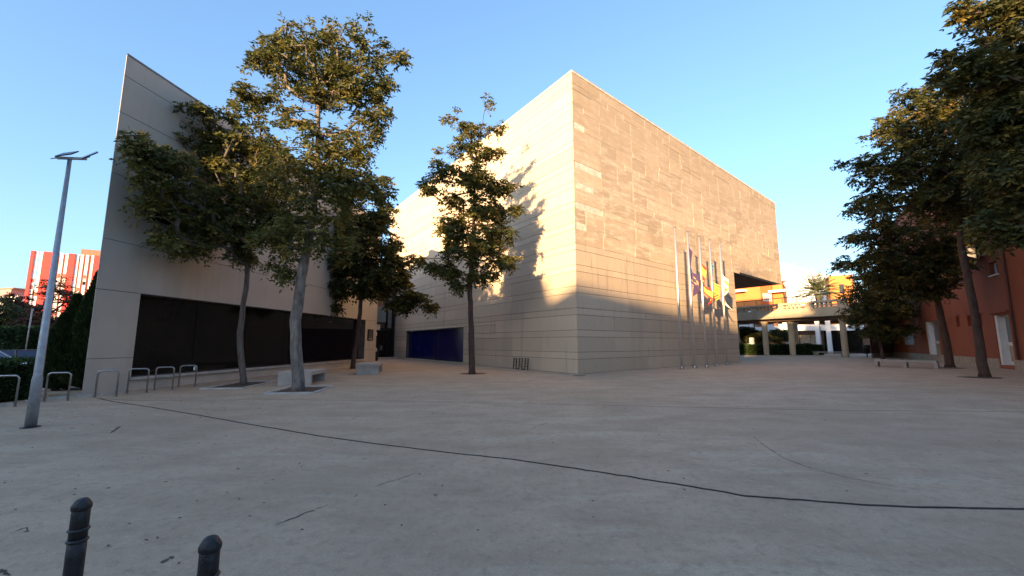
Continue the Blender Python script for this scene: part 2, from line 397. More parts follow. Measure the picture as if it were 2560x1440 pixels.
# ------------------------------------------------------------ main stone building
C0 = G(1445, 935)[:2]; HB = float(hgt(C0[0], C0[1], 180)); P1 = G(1937, 510, HB)[:2]; P2 = G(1004, 511, HB)[:2]
R = Face(C0, P1, 1); Lf = Face(C0, P2, -1)
LR = R.L; LL = Lf.L + 4.0
UE = R.uz(1843, 800)[0]; HS = R.uz(1832, 676)[1]
main = thing('museum_building', (C0[0], C0[1], 0), 'tall pale limestone block with a sunlit corner and an overhanging right end', 'building')
blueU0, _ = Lf.uz(1158, 860); blueU1, _ = Lf.uz(1015, 860)
blueZ0 = 0.12; blueZ1 = Lf.uz(1158, 818)[1]
TH = 0.5; REC = 0.03
def back(face, rects, mat, nm, par):
    m_ = MB()
    for r in rects: face.box(m_, *r, -TH, -REC)
    return m_.build(nm, mat, par)
courses = []; z = 0.0; hgts = [0.78]
while sum(hgts) < HB - 0.5: hgts.append(0.38 if len(hgts) % 2 else 0.84)
hgts.append(HB - sum(hgts))
for h_ in hgts: courses.append((z, z + h_)); z += h_
ZW = courses[12][0]                                            # above this the cladding is weathered
back(Lf, minus([(0.5, LL, 0, HB)], (blueU0, blueU1, blueZ0, blueZ1)), M_joint, 'backing_wall', main)
back(R, [(0.13, UE, 0, HS), (0.13, LR, max(HS, ZW), HB)] if HS < ZW else [(0.13, UE, 0, ZW)], M_joint, 'backing_wall', main)
m_ = MB(); R.box(m_, 0.13, UE, max(ZW, 0), HS, -TH, -0.006) if HS > ZW else None
R.box(m_, 0.13, LR, HS, HB, -TH, -0.006); m_.build('backing_wall', M_mortar, main)
# body: roof, soffit, hidden sides
def para(u0, u1, w0, w1):
    q = [C0 + R.d * u0 + Lf.d * w0, C0 + R.d * u1 + Lf.d * w0, C0 + R.d * u1 + Lf.d * w1, C0 + R.d * u0 + Lf.d * w1]; return [tuple(p) for p in q]
m_ = MB(); m_.prism(para(0.6, LR - 0.02, 0.6, LL - 0.02), HB - 0.6, HB - 0.15); m_.build('roof', M_coping, main)
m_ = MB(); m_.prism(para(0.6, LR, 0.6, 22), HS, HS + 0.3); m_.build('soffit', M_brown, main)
m_ = MB(); m_.prism(para(LR - 0.5, LR, 0.55, LL), HS + 0.004, HB - 0.02); m_.prism(para(UE - 0.4, UE, 0.55, LL), 0, HS - 0.004); m_.prism(para(0.4, LR - 0.6, LL - 0.5, LL), 4, HB - 0.62)
m_.build('side_wall', M_stone, main)
pieces = []                                                    # (face, u0,u1,z0,z1, material, proud)
rnd = random.Random(3)
for k, (z0, z1) in enumerate(courses):
    top = k == len(courses) - 1
    # right face
    umax = UE if z1 < HS + 0.1 else LR
    u = 0.0
    weather = z0 >= ZW
    while u < umax - 0.01:
        w = (rnd.choice([1.75, 1.75, 1.75, 3.5]) if weather else rnd.choice([5.25, 7.0, 5.25, 8.75]))
        if u == 0: w = rnd.choice([1.0, 1.75, 2.6]) if weather else rnd.choice([3.5, 5.2, 7])
        u1 = min(u + w, umax)
        if umax - u1 < 0.6: u1 = umax
        zz = [(z0, z1)]
        if z0 < HS < z1 and u1 > UE:                           # row cut by the soffit
            if u >= UE - 0.01: zz = [(HS, z1)]
            else: pass
        for (a0, a1) in zz: pieces.append((R, u, u1, a0, a1, M_stoneW if weather else M_stone, rnd.uniform(-0.010, 0.012) if weather else rnd.uniform(-0.002, 0.003)))
        u = u1
    u = 0.0
    while u < LL - 0.01:
        w = rnd.choice([4.2, 6.3, 8.4]) if z0 < HB * 0.62 else rnd.choice([2.1, 4.2, 4.2, 6.3])
        u1 = min(u + w, LL)
        for r in minus([(u, u1, z0, z1)], (blueU0 - 0.02, blueU1 + 0.02, blueZ0, blueZ1 + 0.02)):
            pieces.append((Lf, *r, M_stoneL, rnd.uniform(-0.002, 0.004)))
        u = u1
def psize(f, u0, u1, z0, z1):
    p = f.pt((u0 + u1) / 2, (z0 + z1) / 2); d2 = p @ p; return (u1 - u0) * (z1 - z0) / d2 * abs((np.array([*f.n, 0]) @ (p - ORG)) / math.sqrt(d2))
pieces = [p for p in pieces if p[2] - p[1] > 0.02 and p[4] - p[3] > 0.02]
pieces.sort(key=lambda p: -psize(*p[:5]))
rest = {}
for i, (f, u0, u1, z0, z1, mt, pr) in enumerate(pieces):
    gz = 0.011 if mt is not M_stoneW else 0.009; gu = 0.004 if mt is not M_stoneW else 0.02
    m_ = MB() if i < 300 else rest.setdefault(mt.name, MB())
    m_.cur = rnd.random()
    if m_.cur == 0.5: m_.cur = 0.51
    o0 = -REC + 0.001 if mt is not M_stoneW else -0.005
    ua = u0 + (gu if u0 > 0.01 else (0.0 if f is R else 0.0)); ub = u1 - gu
    if f is Lf and u0 < 0.01: ua = 0.03                        # butt behind the right face's return
    f.box(m_, ua, ub, z0 + gz, z1 - gz, o0 if not (f is R and u0 < 0.01) else -0.03, pr)
    if i < 300: m_.build('stone_panel', mt, main)
for nm, m_ in rest.items(): tag(m_.build('stone_panel', MATS[nm], main), kind='stuff')
m_ = MB()
R.box(m_, -0.02, LR + 0.02, HB + 0.002, HB + 0.10, -0.45, 0.03); Lf.box(m_, 0.46, LL, HB + 0.002, HB + 0.10, -0.45, 0.03); m_.build('coping', M_mortar, main)
# blue window
um = blueU0 + (blueU1 - blueU0) * 0.42
bw = MB(); Lf.box(bw, blueU0, blueU1, blueZ0 + 0.0, blueZ1, -TH - 0.06, -TH - 0.03); wnd = bw.build('window', M_darkframe, main)
for (a0, a1) in ((blueU0 + 0.04, um - 0.03), (um + 0.03, blueU1 - 0.04)):
    m_ = MB(); Lf.box(m_, a0, a1, blueZ0 + 0.06, blueZ1 - 0.06, -0.34, -0.31); m_.build('pane', M_blue, wnd)
m_ = MB(); Lf.box(m_, blueU0, blueU0 + 0.04, blueZ0, blueZ1, -0.36, -0.28); Lf.box(m_, um - 0.03, um + 0.03, blueZ0, blueZ1, -0.36, -0.29); Lf.box(m_, blueU0 + 0.04, um - 0.03, blueZ1 - 0.06, blueZ1, -0.36, -0.28); m_.build('frame', M_darkframe, wnd)
m_ = MB(); Lf.box(m_, blueU0 - 0.1, blueU1 + 0.2, blueZ1 + 0.02, blueZ1 + 0.10, 0.005, 0.05); m_.build('lintel', M_mortar, main)
m_ = MB(); Lf.box(m_, blueU0, blueU1, 0.06, blueZ0, -0.3, 0.04); m_.build('sill', M_mortar, main)

# ------------------------------------------------------------ left pale building
L0 = G(205, 990)[:2]; L1 = D(938, 905, 34.0)[:2]; HLb = float(hgt(L0[0], L0[1], 137))
W = Face(L0, L1, 1)
left = thing('wedge_building', (L0[0], L0[1], 0), 'pale grey rendered building with a sharp tall prow and long dark window', 'building')
wu0 = W.uz(340, 840)[0]; wu1 = W.uz(912, 850)[0]; wz0 = 0.47; wz1 = 3.42
su0, sz1 = W.uz(362, 517); su1, sz0 = W.uz(470, 560); sz0 = W.uz(362, 545)[1]
holes = [(wu0, wu1, wz0, wz1), (su0, su1, sz0, sz1)]
rects = [(0, W.L, 0, HLb)]
for h_ in holes: rects = minus(rects, h_)
m_ = MB()
for r in rects: W.box(m_, max(r[0], 0.85), *r[1:], -0.6, -0.02)
m_.prism([tuple(W.pt(0.01, 0, -0.02)[:2]), tuple(W.pt(0.849, 0, -0.02)[:2]), tuple(W.pt(0.849, 0, -0.6)[:2]), tuple(W.pt(0.78, 0, -0.6)[:2])], 0, HLb - 0.01)
m_.build('backing_wall', M_renderjoint, left)
lv = [0, 1.15, 3.42, 5.12, 7.4, 9.6, 10.95, HLb]
for k in range(len(lv) - 1):
    us = [0, W.L * 0.5, W.L] if k > 1 else [0, W.L]
    if k in (3, 5): us = [0, W.L * 0.33, W.L * 0.7, W.L]
    for i in range(len(us) - 1):
        rr = [(us[i], us[i + 1], lv[k], lv[k + 1])]
        for h_ in holes: rr = minus(rr, h_)
        for (a0, a1, b0, b1) in rr:
            if a1 - a0 < 0.03 or b1 - b0 < 0.03: continue
            m_ = MB(); e = 0.010
            W.box(m_, a0 + (e if a0 > 0.01 else -0.002), a1 - e, b0 + (e if b0 > 0.01 and b0 in lv else 0), b1 - (e if b1 in lv else 0), -0.019, 0.0)
            m_.build('wall_panel', M_render, left)
m_ = MB(); m_.prism([tuple(L0 + W.d * 0.85 - W.n * 0.61), tuple(L0 + W.d * W.L - W.n * 0.61), (-22, 38), (-22, 25.5)], 0, HLb - 0.3); m_.build('body', M_render, left)
m_ = MB(); m_.prism([tuple(W.pt(-0.01, 0, 0.02)[:2]), tuple(W.pt(W.L, 0, 0.02)[:2]), tuple(W.pt(W.L, 0, -0.62)[:2]), tuple(W.pt(0.8, 0, -0.62)[:2])], HLb + 0.002, HLb + 0.06); m_.build('coping', M_coping, left)
m_ = MB(); W.box(m_, wu0 - 0.05, wu1 + 0.05, wz0 - 0.1, wz0, -0.3, 0.10); m_.build('sill', M_edge, left)
m_ = MB(); W.box(m_, wu0, wu1, wz0, wz1, -0.66, -0.62); wnd = m_.build('window', M_black, left)
us = np.linspace(wu0, wu1, 7)
for i in range(6):
    m_ = MB(); W.box(m_, us[i] + 0.012, us[i + 1] - 0.012, wz0 + 0.03, wz1 - 0.03, -0.52, -0.50); m_.build('pane', M_glass, wnd)
m_ = MB(); W.box(m_, wu0, wu1, wz1 - 0.04, wz1 - 0.004, -0.55, -0.48); W.box(m_, wu0, wu1, wz0, wz0 + 0.03, -0.55, -0.48); m_.build('frame', M_darkframe, wnd)
m_ = MB(); W.box(m_, su0, su1, sz0, sz1, -0.5, -0.45); w2 = m_.build('window', M_glass, left)
m_ = MB(); W.box(m_, su0, su1, sz0 - 0.05, sz0, -0.4, 0.04); m_.build('sill', M_coping, w2)
pu0, pz1 = W.uz(919, 823); pu1, pz0 = W.uz(931, 851)
po = thing('poster', W.pt((pu0 + pu1) / 2, pz0, 0.01), 'dark framed poster case on the pale wall beside the entrance', 'poster')
m_ = MB(); W.box(m_, pu0, pu1, pz0, pz1, 0.004, 0.05); m_.build('frame', M_black, po)
m_ = MB(); W.box(m_, pu0 + 0.18, pu1 - 0.18, pz0 + 0.2, pz1 - 0.1, 0.051, 0.056); m_.build('sheet', M_poster, po)
m_ = MB(); W.box(m_, pu0 + 0.18, pu1 - 0.18, pz0 + 0.07, pz0 + 0.17, 0.051, 0.056); m_.build('label_strip', M_edge, po)

# entrance link: glazed front between the two buildings
ea = D(925, 880, 44.0)[:2]; eb = D(984, 880, 47.0)[:2]; EF = Face(ea, eb, 1)
link = thing('entrance_link', (ea[0], ea[1], 0), 'dark glazed entrance tucked between the pale and the stone building', 'entrance')
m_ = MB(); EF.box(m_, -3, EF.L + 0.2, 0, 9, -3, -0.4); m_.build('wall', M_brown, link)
m_ = MB(); EF.box(m_, -3, EF.L + 0.2, 0, 0.14, -0.4, 0.9); m_.build('step', M_edge, link)
m_ = MB(); EF.box(m_, 0, EF.L * 0.62, 3.9, 5.6, -0.1, -0.05); m_.build('frosted_pane', M_teal, link)
for k in range(2):
    m_ = MB(); EF.box(m_, 0.05 + k * 1.55, 1.52 + k * 1.55, 0.15, 3.0, -0.1, -0.05); dr = m_.build('door', M_glass, link)
    m_ = MB(); EF.box(m_, 1.4 + k * 0.2, 1.44 + k * 0.2, 0.9, 1.4, -0.05, 0.01); m_.build('handle', M_steel, dr)
m_ = MB(); EF.box(m_, -3, EF.L, 3.02, 3.3, -0.2, 0.02); EF.box(m_, EF.L * 0.63, EF.L * 0.68, 0.15, 8, -0.2, 0.05); EF.box(m_, EF.L * 0.88, EF.L, 0.15, 8, -0.2, 0.03); m_.build('frame', M_darkframe, link)
m_ = MB(); EF.box(m_, EF.L * 0.69, EF.L * 0.87, 3.32, 8, -0.1, -0.04); m_.build('grey_panel', M_coping, link)
for (px, py, s_, lb) in ((941, 818, 0.55, 'larger white sign box sticking out above the entrance edge'), (937, 835, 0.32, 'small white sign box halfway up beside the dark doors'), (936, 874, 0.36, 'small white box low on the wall end near the bin')):
    c = D(px, py, 34.2); m_ = MB(); m_.obox(c, (s_ / 2, 0, 0), (0, 0.05, 0), (0, 0, s_ / 2 * 0.8))
    tag(m_.build('sign_box', M_white, None, loc=c), lb, 'sign', 'white boxes fixed at the end of the pale wall')
c = G(938, 902); bin_ = thing('litter_bin', c, 'black cylindrical litter bin at the end of the pale wall', 'bin')
m_ = MB(); m_.lathe(c, [(0.24, 0), (0.26, 0.05), (0.28, 0.8), (0.30, 0.84), (0.30, 0.9)], 16); m_.build('body', M_black, bin_, True)
m_ = MB(); m_.lathe(c, [(0.31, 0.901), (0.31, 0.95), (0.18, 1.02), (0.05, 1.04)], 16); m_.build('lid', M_black, bin_, True)

# ------------------------------------------------------------ right red building
ra = G(2560, 927)[:2]; rb = G(2225, 891)[:2]; RF = Face(ra, rb, -1)
if RF.n @ (-ra) < 0: RF.n = -RF.n
red = thing('red_building', (ra[0], ra[1], 0), 'terracotta red plastered building behind the trees on the right', 'building')
HRb = 15.2; LRb = RF.L
def ruz(px, py): return RF.uz(px, py)
op = []                                                        # doors and windows: (kind, u0,u1,z0,z1)
for kind, x0, x1, yt, yb in (('door', 2482, 2520, 787, 912), ('door', 2312, 2342, 803, 893), ('slot', 2389, 2397, 793, 817), ('slot', 2417, 2427, 790, 815), ('slot', 2444, 2453, 788, 814),
                             ('window', 2470, 2492, 655, 688), ('window', 2385, 2403, 684, 708)):
    uA, zt = ruz(x0, yt); uB, _ = ruz(x1, yt); zb = ruz((x0 + x1) / 2, yb)[1]; zt = ruz((x0 + x1) / 2, yt)[1]
    op.append((kind, min(uA, uB), max(uA, uB), max(zb, 0.04), zt))
rects = [(-26, LRb, 0, HRb)]
for o_ in op: rects = minus(rects, o_[1:])
m_ = MB()
for r in rects: RF.box(m_, *r, -0.45, 0)
m_.build('wall', M_redwall, red)
m_ = MB(); RF.box(m_, -26, LRb - 0.02, 0, HRb - 0.2, -8, -0.8); m_.build('body', M_redwall2, red)
m_ = MB()
for r in [q for q in minus([(-26, LRb + 0.03, 0, 0.62)], (op[0][1], op[0][2], 0, 1))]: RF.box(m_, *r, 0.002, 0.06)
m_.build('plinth', M_plinth, red)
for kind, u0, u1, z0, z1 in op:
    if kind == 'door':
        m_ = MB(); RF.box(m_, u0, u1, z0, z1, -0.42, -0.38); d_ = m_.build('door', M_white, red)
        zm = z0 + (z1 - z0) * 0.42; e = (u1 - u0)
        m_ = MB(); RF.box(m_, u0 + 0.07 * e, u1 - 0.25 * e, zm + 0.12, z1 - 0.12, -0.379, -0.36); m_.build('pane', M_teal, d_)
        m_ = MB(); RF.box(m_, u0 + 0.07 * e, u1 - 0.25 * e, z0 + 0.25, zm - 0.12, -0.379, -0.36); m_.build('pane', M_beige, d_)
        m_ = MB(); RF.box(m_, u0, u1, zm - 0.06, zm + 0.06, -0.379, -0.30); RF.box(m_, u1 - 0.16 * e, u1, z0, z1, -0.379, -0.05); m_.build('frame', M_white, d_)
    elif kind == 'slot':
        m_ = MB(); RF.box(m_, u0, u1, z0, z1, -0.32, -0.28); d_ = m_.build('window', M_white, red)
        m_ = MB(); RF.box(m_, u0 - 0.15, u1 + 0.15, z1 + 0.06, z1 + 0.14, 0.002, 0.08); m_.build('hood', M_redwall, d_)
    else:
        m_ = MB(); RF.box(m_, u0, u1, z0, z1, -0.38, -0.34); d_ = m_.build('window', M_glass, red)
        m_ = MB(); w_ = 0.09
        RF.box(m_, u0, u0 + w_, z0, z1, -0.339, -0.25); RF.box(m_, u1 - w_, u1, z0, z1, -0.339, -0.25); RF.box(m_, u0 + w_, u1 - w_, z0, z0 + w_, -0.339, -0.25); RF.box(m_, u0 + w_, u1 - w_, z1 - w_, z1, -0.339, -0.25); m_.build('frame', M_white, d_)
        m_ = MB(); RF.box(m_, u0 - 0.05, u1 + 0.05, z0 - 0.08, z0, -0.3, 0.08); m_.build('sill', M_white, d_)
m_ = MB(); RF.box(m_, op[0][1] - 0.25, op[0][2] + 0.25, op[0][4] + 0.12, op[0][4] + 0.22, 0.002, 0.16); m_.build('door_hood', M_redwall, red)
uD, _ = ruz(2535, 780); m_ = MB(); m_.tube([RF.pt(uD, 0.65, 0.12), RF.pt(uD, HRb - 0.1, 0.12)], 0.07, 8); m_.build('drainpipe', M_redwall2, red, True)
m_ = MB(); RF.box(m_, -26, LRb, HRb + 0.002, HRb + 0.12, -0.5, 0.1); m_.build('coping', M_coping, red)
nu0, nz1 = ruz(2262, 834); nu1, nz0 = ruz(2288, 862)
nb = thing('notice_board', RF.pt((nu0 + nu1) / 2, nz0, 0), 'pale square notice board on the red wall', 'notice board')
m_ = MB(); RF.box(m_, min(nu0, nu1), max(nu0, nu1), nz0, nz1, 0.004, 0.09); m_.build('frame', M_edge, nb)
m_ = MB(); RF.box(m_, min(nu0, nu1) + 0.15, max(nu0, nu1) - 0.15, nz0 + 0.12, nz1 - 0.12, 0.091, 0.1); m_.build('sheet', M_panelback, nb)
lu, lz = ruz(2462, 638); wl_ = thing('wall_lamp', RF.pt(lu, lz, 0), 'pale projecting floodlight above the upper window of the red wall', 'wall lamp')
m_ = MB(); RF.box(m_, lu - 0.06, lu + 0.06, lz - 0.06, lz + 0.06, 0.001, 0.6); m_.build('arm', M_coping, wl_)
m_ = MB(); c = RF.pt(lu, lz + 0.25, 0.8); m_.obox(c, (*(RF.d * 0.42), 0), (*(RF.n * 0.25), 0.12), (0, 0, 0.34)); m_.build('head', M_edge, wl_)
# low brown side wing at the far end
wa = RF.pt(LRb + 0.05, 0, -1.2)[:2]; wb = D(2178, 885, 48)[:2]; WF = Face(wa, wb, -1)
if WF.n @ (-wa) < 0: WF.n = -WF.n
wing = thing('brown_wing', (wa[0], wa[1], 0), 'low brown wing at the far end of the red building', 'building')
m_ = MB(); m_.prism([tuple(wa), tuple(wb), tuple(wb * 1.12 + np.array([1.0, 0])), tuple(wa * 1.12 + np.array([1.0, 0]))], 0, 7.5); m_.build('wall', M_redwall2, wing)
m_ = MB(); WF.box(m_, 0, WF.L, 0, 0.5, 0.002, 0.05); m_.build('plinth', M_plinth, wing)

# ------------------------------------------------------------ walkway bridge on columns
k1 = G(1917, 888)[:2]; k3 = G(2113, 893)[:2]; BF = Face(k1, k3, 1)
if BF.n @ (-k1) < 0: BF.n = -BF.n
HBb = 4.95
br = thing('walkway_bridge', (k1[0], k1[1], 0), 'raised concrete walkway on round columns with pierced parapet and dark handrail', 'bridge')
u_ = -9.0
while u_ < BF.L + 5:
    m_ = MB(); m_.cur = random.random(); BF.box(m_, u_ + 0.015, u_ + 3.585, HBb, HBb + 1.15, -0.2, 0.55); m_.build('fascia_panel', M_bridge, br)
    m_ = MB(); BF.box(m_, u_ + 0.3, u_ + 1.2, HBb + 1.15, HBb + 1.72, 0.0, 0.5); m_.build('parapet_block', M_bridge, br)
    m_ = MB()
    for q in range(4): BF.box(m_, u_ + 1.55 + q * 0.5, u_ + 1.7 + q * 0.5, HBb + 1.15, HBb + 1.72, 0.1, 0.4)
    BF.box(m_, u_ + 1.2, u_ + 3.9, HBb + 1.38, HBb + 1.48, 0.12, 0.38); m_.build('baluster', M_bridge, br)
    u_ += 3.6
m_ = MB(); BF.box(m_, -9, BF.L + 5, HBb + 1.722, HBb + 1.98, -0.05, 0.6); m_.build('parapet_rail', M_bridge, br)
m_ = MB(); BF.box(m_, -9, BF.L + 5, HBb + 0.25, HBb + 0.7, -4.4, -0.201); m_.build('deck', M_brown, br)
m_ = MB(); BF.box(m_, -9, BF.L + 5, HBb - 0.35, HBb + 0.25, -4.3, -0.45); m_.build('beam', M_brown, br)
m_ = MB(); m_.tube([BF.pt(-9, HBb + 2.75, 0.2), BF.pt(BF.L + 5, HBb + 2.75, 0.2)], 0.06, 6)
m_.build('handrail', M_black, br)
u_ = -8
while u_ < BF.L + 5:
    m_ = MB(); m_.tube([BF.pt(u_, HBb + 1.98, 0.2), BF.pt(u_, HBb + 2.72, 0.2)], 0.035, 5); m_.build('rail_post', M_black, br); u_ += 1.8
for (px, py, r_) in ((1847, 886, 0.30), (1917, 888, 0.34), (1983, 889, 0.36), (1994, 887, 0.3), (2115, 893, 0.33)):
    c = G(px, py); c[2] = 0
    m_ = MB(); m_.lathe(c, [(r_, 0), (r_, HBb - 0.75), (r_ * 1.28, HBb - 0.5), (r_ * 1.28, HBb - 0.352)], 16); m_.build('column', M_bridge, br, False)

# ------------------------------------------------------------ far right buildings
def frontal(name, depth, x0, x1, ytop, mat, label, yb=None, thick=8, depth2=None, yt2=None):
    d2 = depth2 or depth
    a = D(x0, 858, depth); b = D(x1, 858, d2)
    f = Face(a, b, 1); t = thing(name, (a[0], a[1], 0), label, 'building')
    return f, t
OF, ob = frontal('orange_building', 92, 1780, 1968, 706, M_orange, 'bright orange building with slim white ledges beyond the walkway', depth2=80)
HO = float(hgt(*OF.pt(OF.L, 0)[:2], 704))
m_ = MB(); e0 = OF.pt(0, 0)[:2]; e1 = OF.pt(OF.L, 0)[:2]; m_.prism([tuple(e0), tuple(e1), tuple(e1 * 1.1 + np.array([0.8, 0])), tuple(e0 * 1.1)], 0, HO); m_.build('wall', M_orange, ob)
u0, _ = OF.uz(1908, 780); u1, _ = OF.uz(1936, 780); m_ = MB(); OF.box(m_, u0, u1, 6, HO + 0.02, 0.01, 0.5); m_.build('bay', M_orange2, ob)
for (x0, x1, y) in ((1800, 1868, 733), (1928, 1972, 730)):
    a0, z_ = OF.uz(x0, y); a1, _ = OF.uz(x1, y); m_ = MB(); OF.box(m_, a0, a1, z_ - 0.25, z_ + 0.2, 0.02, 1.3); m_.build('ledge', M_white, ob)
for q in range(5):
    a0, z_ = OF.uz(1911 + q * 4.6, 740); m_ = MB(); OF.box(m_, a0, a0 + 0.2, z_ - 1.1, z_ + 0.5, 0.51, 0.6); m_.build('window_bar', M_white, ob)
m_ = MB(); OF.box(m_, -0.2, OF.L + 0.15, HO + 0.002, HO + 0.18, -2, 0.15); m_.build('coping', M_brick, ob)

AF, ab = frontal('white_angular_building', 100, 1972, 2250, 657, M_whitewall, 'white angular building with sloping top edge behind the palm', depth2=100)
zl = float(hgt(*AF.pt(0, 0)[:2], 656)); zr = float(hgt(*AF.pt(AF.uz(2090, 690)[0], 0)[:2], 693)); uR = AF.uz(2150, 690)[0]; u9 = AF.uz(2060, 690)[0]
m_ = MB()
a_, b_, c_, d_ = AF.pt(0, 0, 0), AF.pt(uR, 0, 0), AF.pt(uR, 0, -8), AF.pt(0, 0, -8); zre = zl + (zr - zl) * uR / AF.uz(2090, 690)[0]
m_.add([(*a_[:2], 0), (*b_[:2], 0), (*c_[:2], 0), (*d_[:2], 0), (*a_[:2], zl), (*b_[:2], zre), (*c_[:2], zre), (*d_[:2], zl)], [(3, 2, 1, 0), (4, 5, 6, 7), (0, 1, 5, 4), (1, 2, 6, 5), (2, 3, 7, 6), (3, 0, 4, 7)])
m_.build('wall', M_whitewall, ab)
m_ = MB(); AF.box(m_, u9 - 0.1, u9 + 0.1, 0, zre + 3, 0.01, 0.12); m_.build('corner_joint', M_panelback, ab)
a0, z_ = AF.uz(1986, 694); a1, _ = AF.uz(2012, 694); m_ = MB(); AF.box(m_, a0, a1, z_ - 0.15, z_ + 0.15, 0.01, 0.1); m_.build('vent_slot', M_panelback, ab)
for k, x in enumerate((1994, 2038)):
    u0 = AF.uz(x, 680)[0]; z_ = zl + (zr - zl) * u0 / AF.uz(2090, 690)[0]
    m_ = MB(); m_.tube([AF.pt(u0, z_ - 0.1, -1), AF.pt(u0, z_ + 1.5, -1)], 0.05, 5); m_.tube([AF.pt(u0 - 0.5, z_ + 1.3, -1), AF.pt(u0 + 0.5, z_ + 1.3, -1)], 0.04, 5); m_.build('aerial', M_galv, ab)
of2 = Face(D(2088, 858, 88), D(2150, 858, 86), 1)
ob2 = thing('orange_rooftop_block', (*of2.a, 0), 'small bright orange block peeking over the walkway beside the trees', 'building')
m_ = MB(); of2.box(m_, 0, of2.L, 0, float(hgt(*of2.a, 690)), -5, 0); m_.build('wall', M_orange, ob2)
m_ = MB(); of2.box(m_, of2.L * 0.4, of2.L * 0.6, 12, 14, 0.01, 0.05); m_.build('window', M_glass, ob2)

# white framed building under the walkway
VF = Face(D(1835, 858, 80), D(2175, 858, 66), 1)
fb = thing('white_frame_building', (*VF.a, 0), 'low building with white column grid seen through the walkway columns', 'building')
def vz(px, py): return VF.uz(px, py)
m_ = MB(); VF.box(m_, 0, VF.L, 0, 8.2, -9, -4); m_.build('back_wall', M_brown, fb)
m_ = MB(); VF.box(m_, 0, VF.L, 5.6, 8.2, -4, -0.6); m_.build('upper_storey', M_redwall2, fb)
for x0, x1 in ((1846, 1871), (1888, 1956), (1972, 1992), (1994, 2040), (2050, 2071), (2074, 2100), (2106, 2137), (2148, 2159)):
    a0, zt = vz(x0, 812); a1, _ = vz(x1, 812); _, zb = vz(x1, 826); m_ = MB(); VF.box(m_, a0 + 0.02, a1 - 0.02, zb, zt, -0.4, 0); m_.build('white_band', M_white, fb)
for x in (1880, 1964, 2045, 2072):
    a0, _ = vz(x, 840); m_ = MB(); VF.box(m_, a0 - 0.3, a0 + 0.3, 0, 7.6, -0.55, 0.15); m_.build('column', M_white, fb)
for k in range(9):
    a0, _ = vz(1996 + k * 12, 800); m_ = MB(); VF.box(m_, a0, a0 + 0.55, 5.7, 7.4, -0.59, -0.5); m_.build('blind', M_beige, fb)
a0, _ = vz(1994, 850); a1, _ = vz(2048, 850); m_ = MB(); VF.box(m_, a0, (a0 + a1) / 2 - 0.03, 0, 3.1, -2.5, -2.2); VF.box(m_, (a0 + a1) / 2 + 0.03, a1, 0, 3.1, -2.5, -2.2); m_.build('low_wall', M_beige, fb)
a0, _ = vz(2052, 850); a1, _ = vz(2150, 850); m_ = MB(); VF.box(m_, a0, a1, 0, 4.1, -3.6, -3.4); m_.build('glazing', M_glass, fb)
o3 = Face(D(1893, 858, 72), D(1952, 858, 69), 1)
kb = thing('orange_pavilion', (*o3.a, 0), 'small orange wall lit by sun between the walkway columns', 'building')
m_ = MB(); o3.box(m_, 0, o3.L, 0, 2.9, -1.5, 0); m_.build('wall', M_orange, kb)
m_ = MB(); o3.box(m_, 0, o3.L * 0.8, 5.0, 7.6, -1.5, 0.2); m_.build('upper_wall', M_orange, kb)
m_ = MB(); o3.box(m_, 0, o3.L * 0.9, 3.5, 4.4, -1.0, 0.4); m_.build('canopy', M_white, kb)
m_ = MB(); o3.box(m_, -0.1, 0.3, 2.9, 7.6, -1.45, -0.2); o3.box(m_, o3.L - 1, o3.L - 0.7, 2.9, 5, -1.45, -0.2); m_.build('post', M_brick, kb)

# ------------------------------------------------------------ striped tower and far left houses
TF = Face(D(74, 858, 118), D(300, 858, 127.5), 1)
tw = thing('striped_tower', (*TF.a, 0), 'tall red and white vertically striped apartment tower in full sun', 'tower')
HT_ = float(hgt(*TF.a, 629))
m_ = MB(); q0 = TF.pt(0.05, 0, -0.3)[:2]; m_.prism([tuple(q0), tuple(TF.pt(TF.L, 0, -0.3)[:2]), tuple(TF.pt(TF.L, 0, -16)[:2]), tuple(q0 * 1.12 + np.array([1.5, 0]))], 0, HT_ - 0.3); m_.build('wall', M_redbrown, tw)
edges = [(78, 88, 'r'), (88, 96, 'w'), (96, 101, 'b'), (101, 109, 'w'), (109, 138, 'r'), (138, 146, 'w'), (146, 151, 'b'), (151, 160, 'w'), (160, 165, 'b'), (165, 173, 'w'), (173, 191, 'r'), (191, 199, 'w'),
         (199, 203, 'b'), (203, 211, 'w'), (211, 216, 'b'), (216, 224, 'w'), (224, 230, 'b'), (230, 237, 'w'), (237, 252, 'r'), (252, 260, 'w'), (260, 268, 'b'), (268, 276, 'w'), (276, 290, 'r')]
for x0, x1, k_ in edges:
    a0, _ = TF.uz(x0, 632); a1, _ = TF.uz(x1, 632)
    if k_ == 'b': continue
    m_ = MB(); TF.box(m_, a0 + 0.03, a1 - 0.03, 2.5, HT_, -0.299, 0.0 if k_ == 'w' else 0.25); st_ = m_.build('facade_stripe', M_cream if k_ == 'w' else M_red, tw)
    if k_ == 'w':
        for q in range(12):
            if random.random() < 0.16:
                zz = 3.5 + q * (HT_ - 5) / 12; m_ = MB(); TF.box(m_, a0 + 0.06, a1 - 0.06, zz, zz + 1.1, 0.003, 0.02); m_.build('window', random.choice([M_redbrown, M_redbrown, M_glass]), st_)
m_ = MB(); TF.box(m_, TF.uz(196, 640)[0], TF.uz(262, 640)[0], HT_ - 0.29, HT_ + 1.9, -9, -1.5); m_.build('penthouse', M_brick, tw)
m_ = MB(); TF.box(m_, TF.uz(243, 640)[0], TF.uz(252, 640)[0], HT_ + 1.9, HT_ + 4.6, -7, -5); m_.build('water_tank', M_white, tw)
f2 = Face(D(-140, 858, 140), D(26, 858, 132), 1)
hs = thing('pink_and_cream_houses', (*f2.a, 0), 'low pink and cream house at the far left edge', 'building')
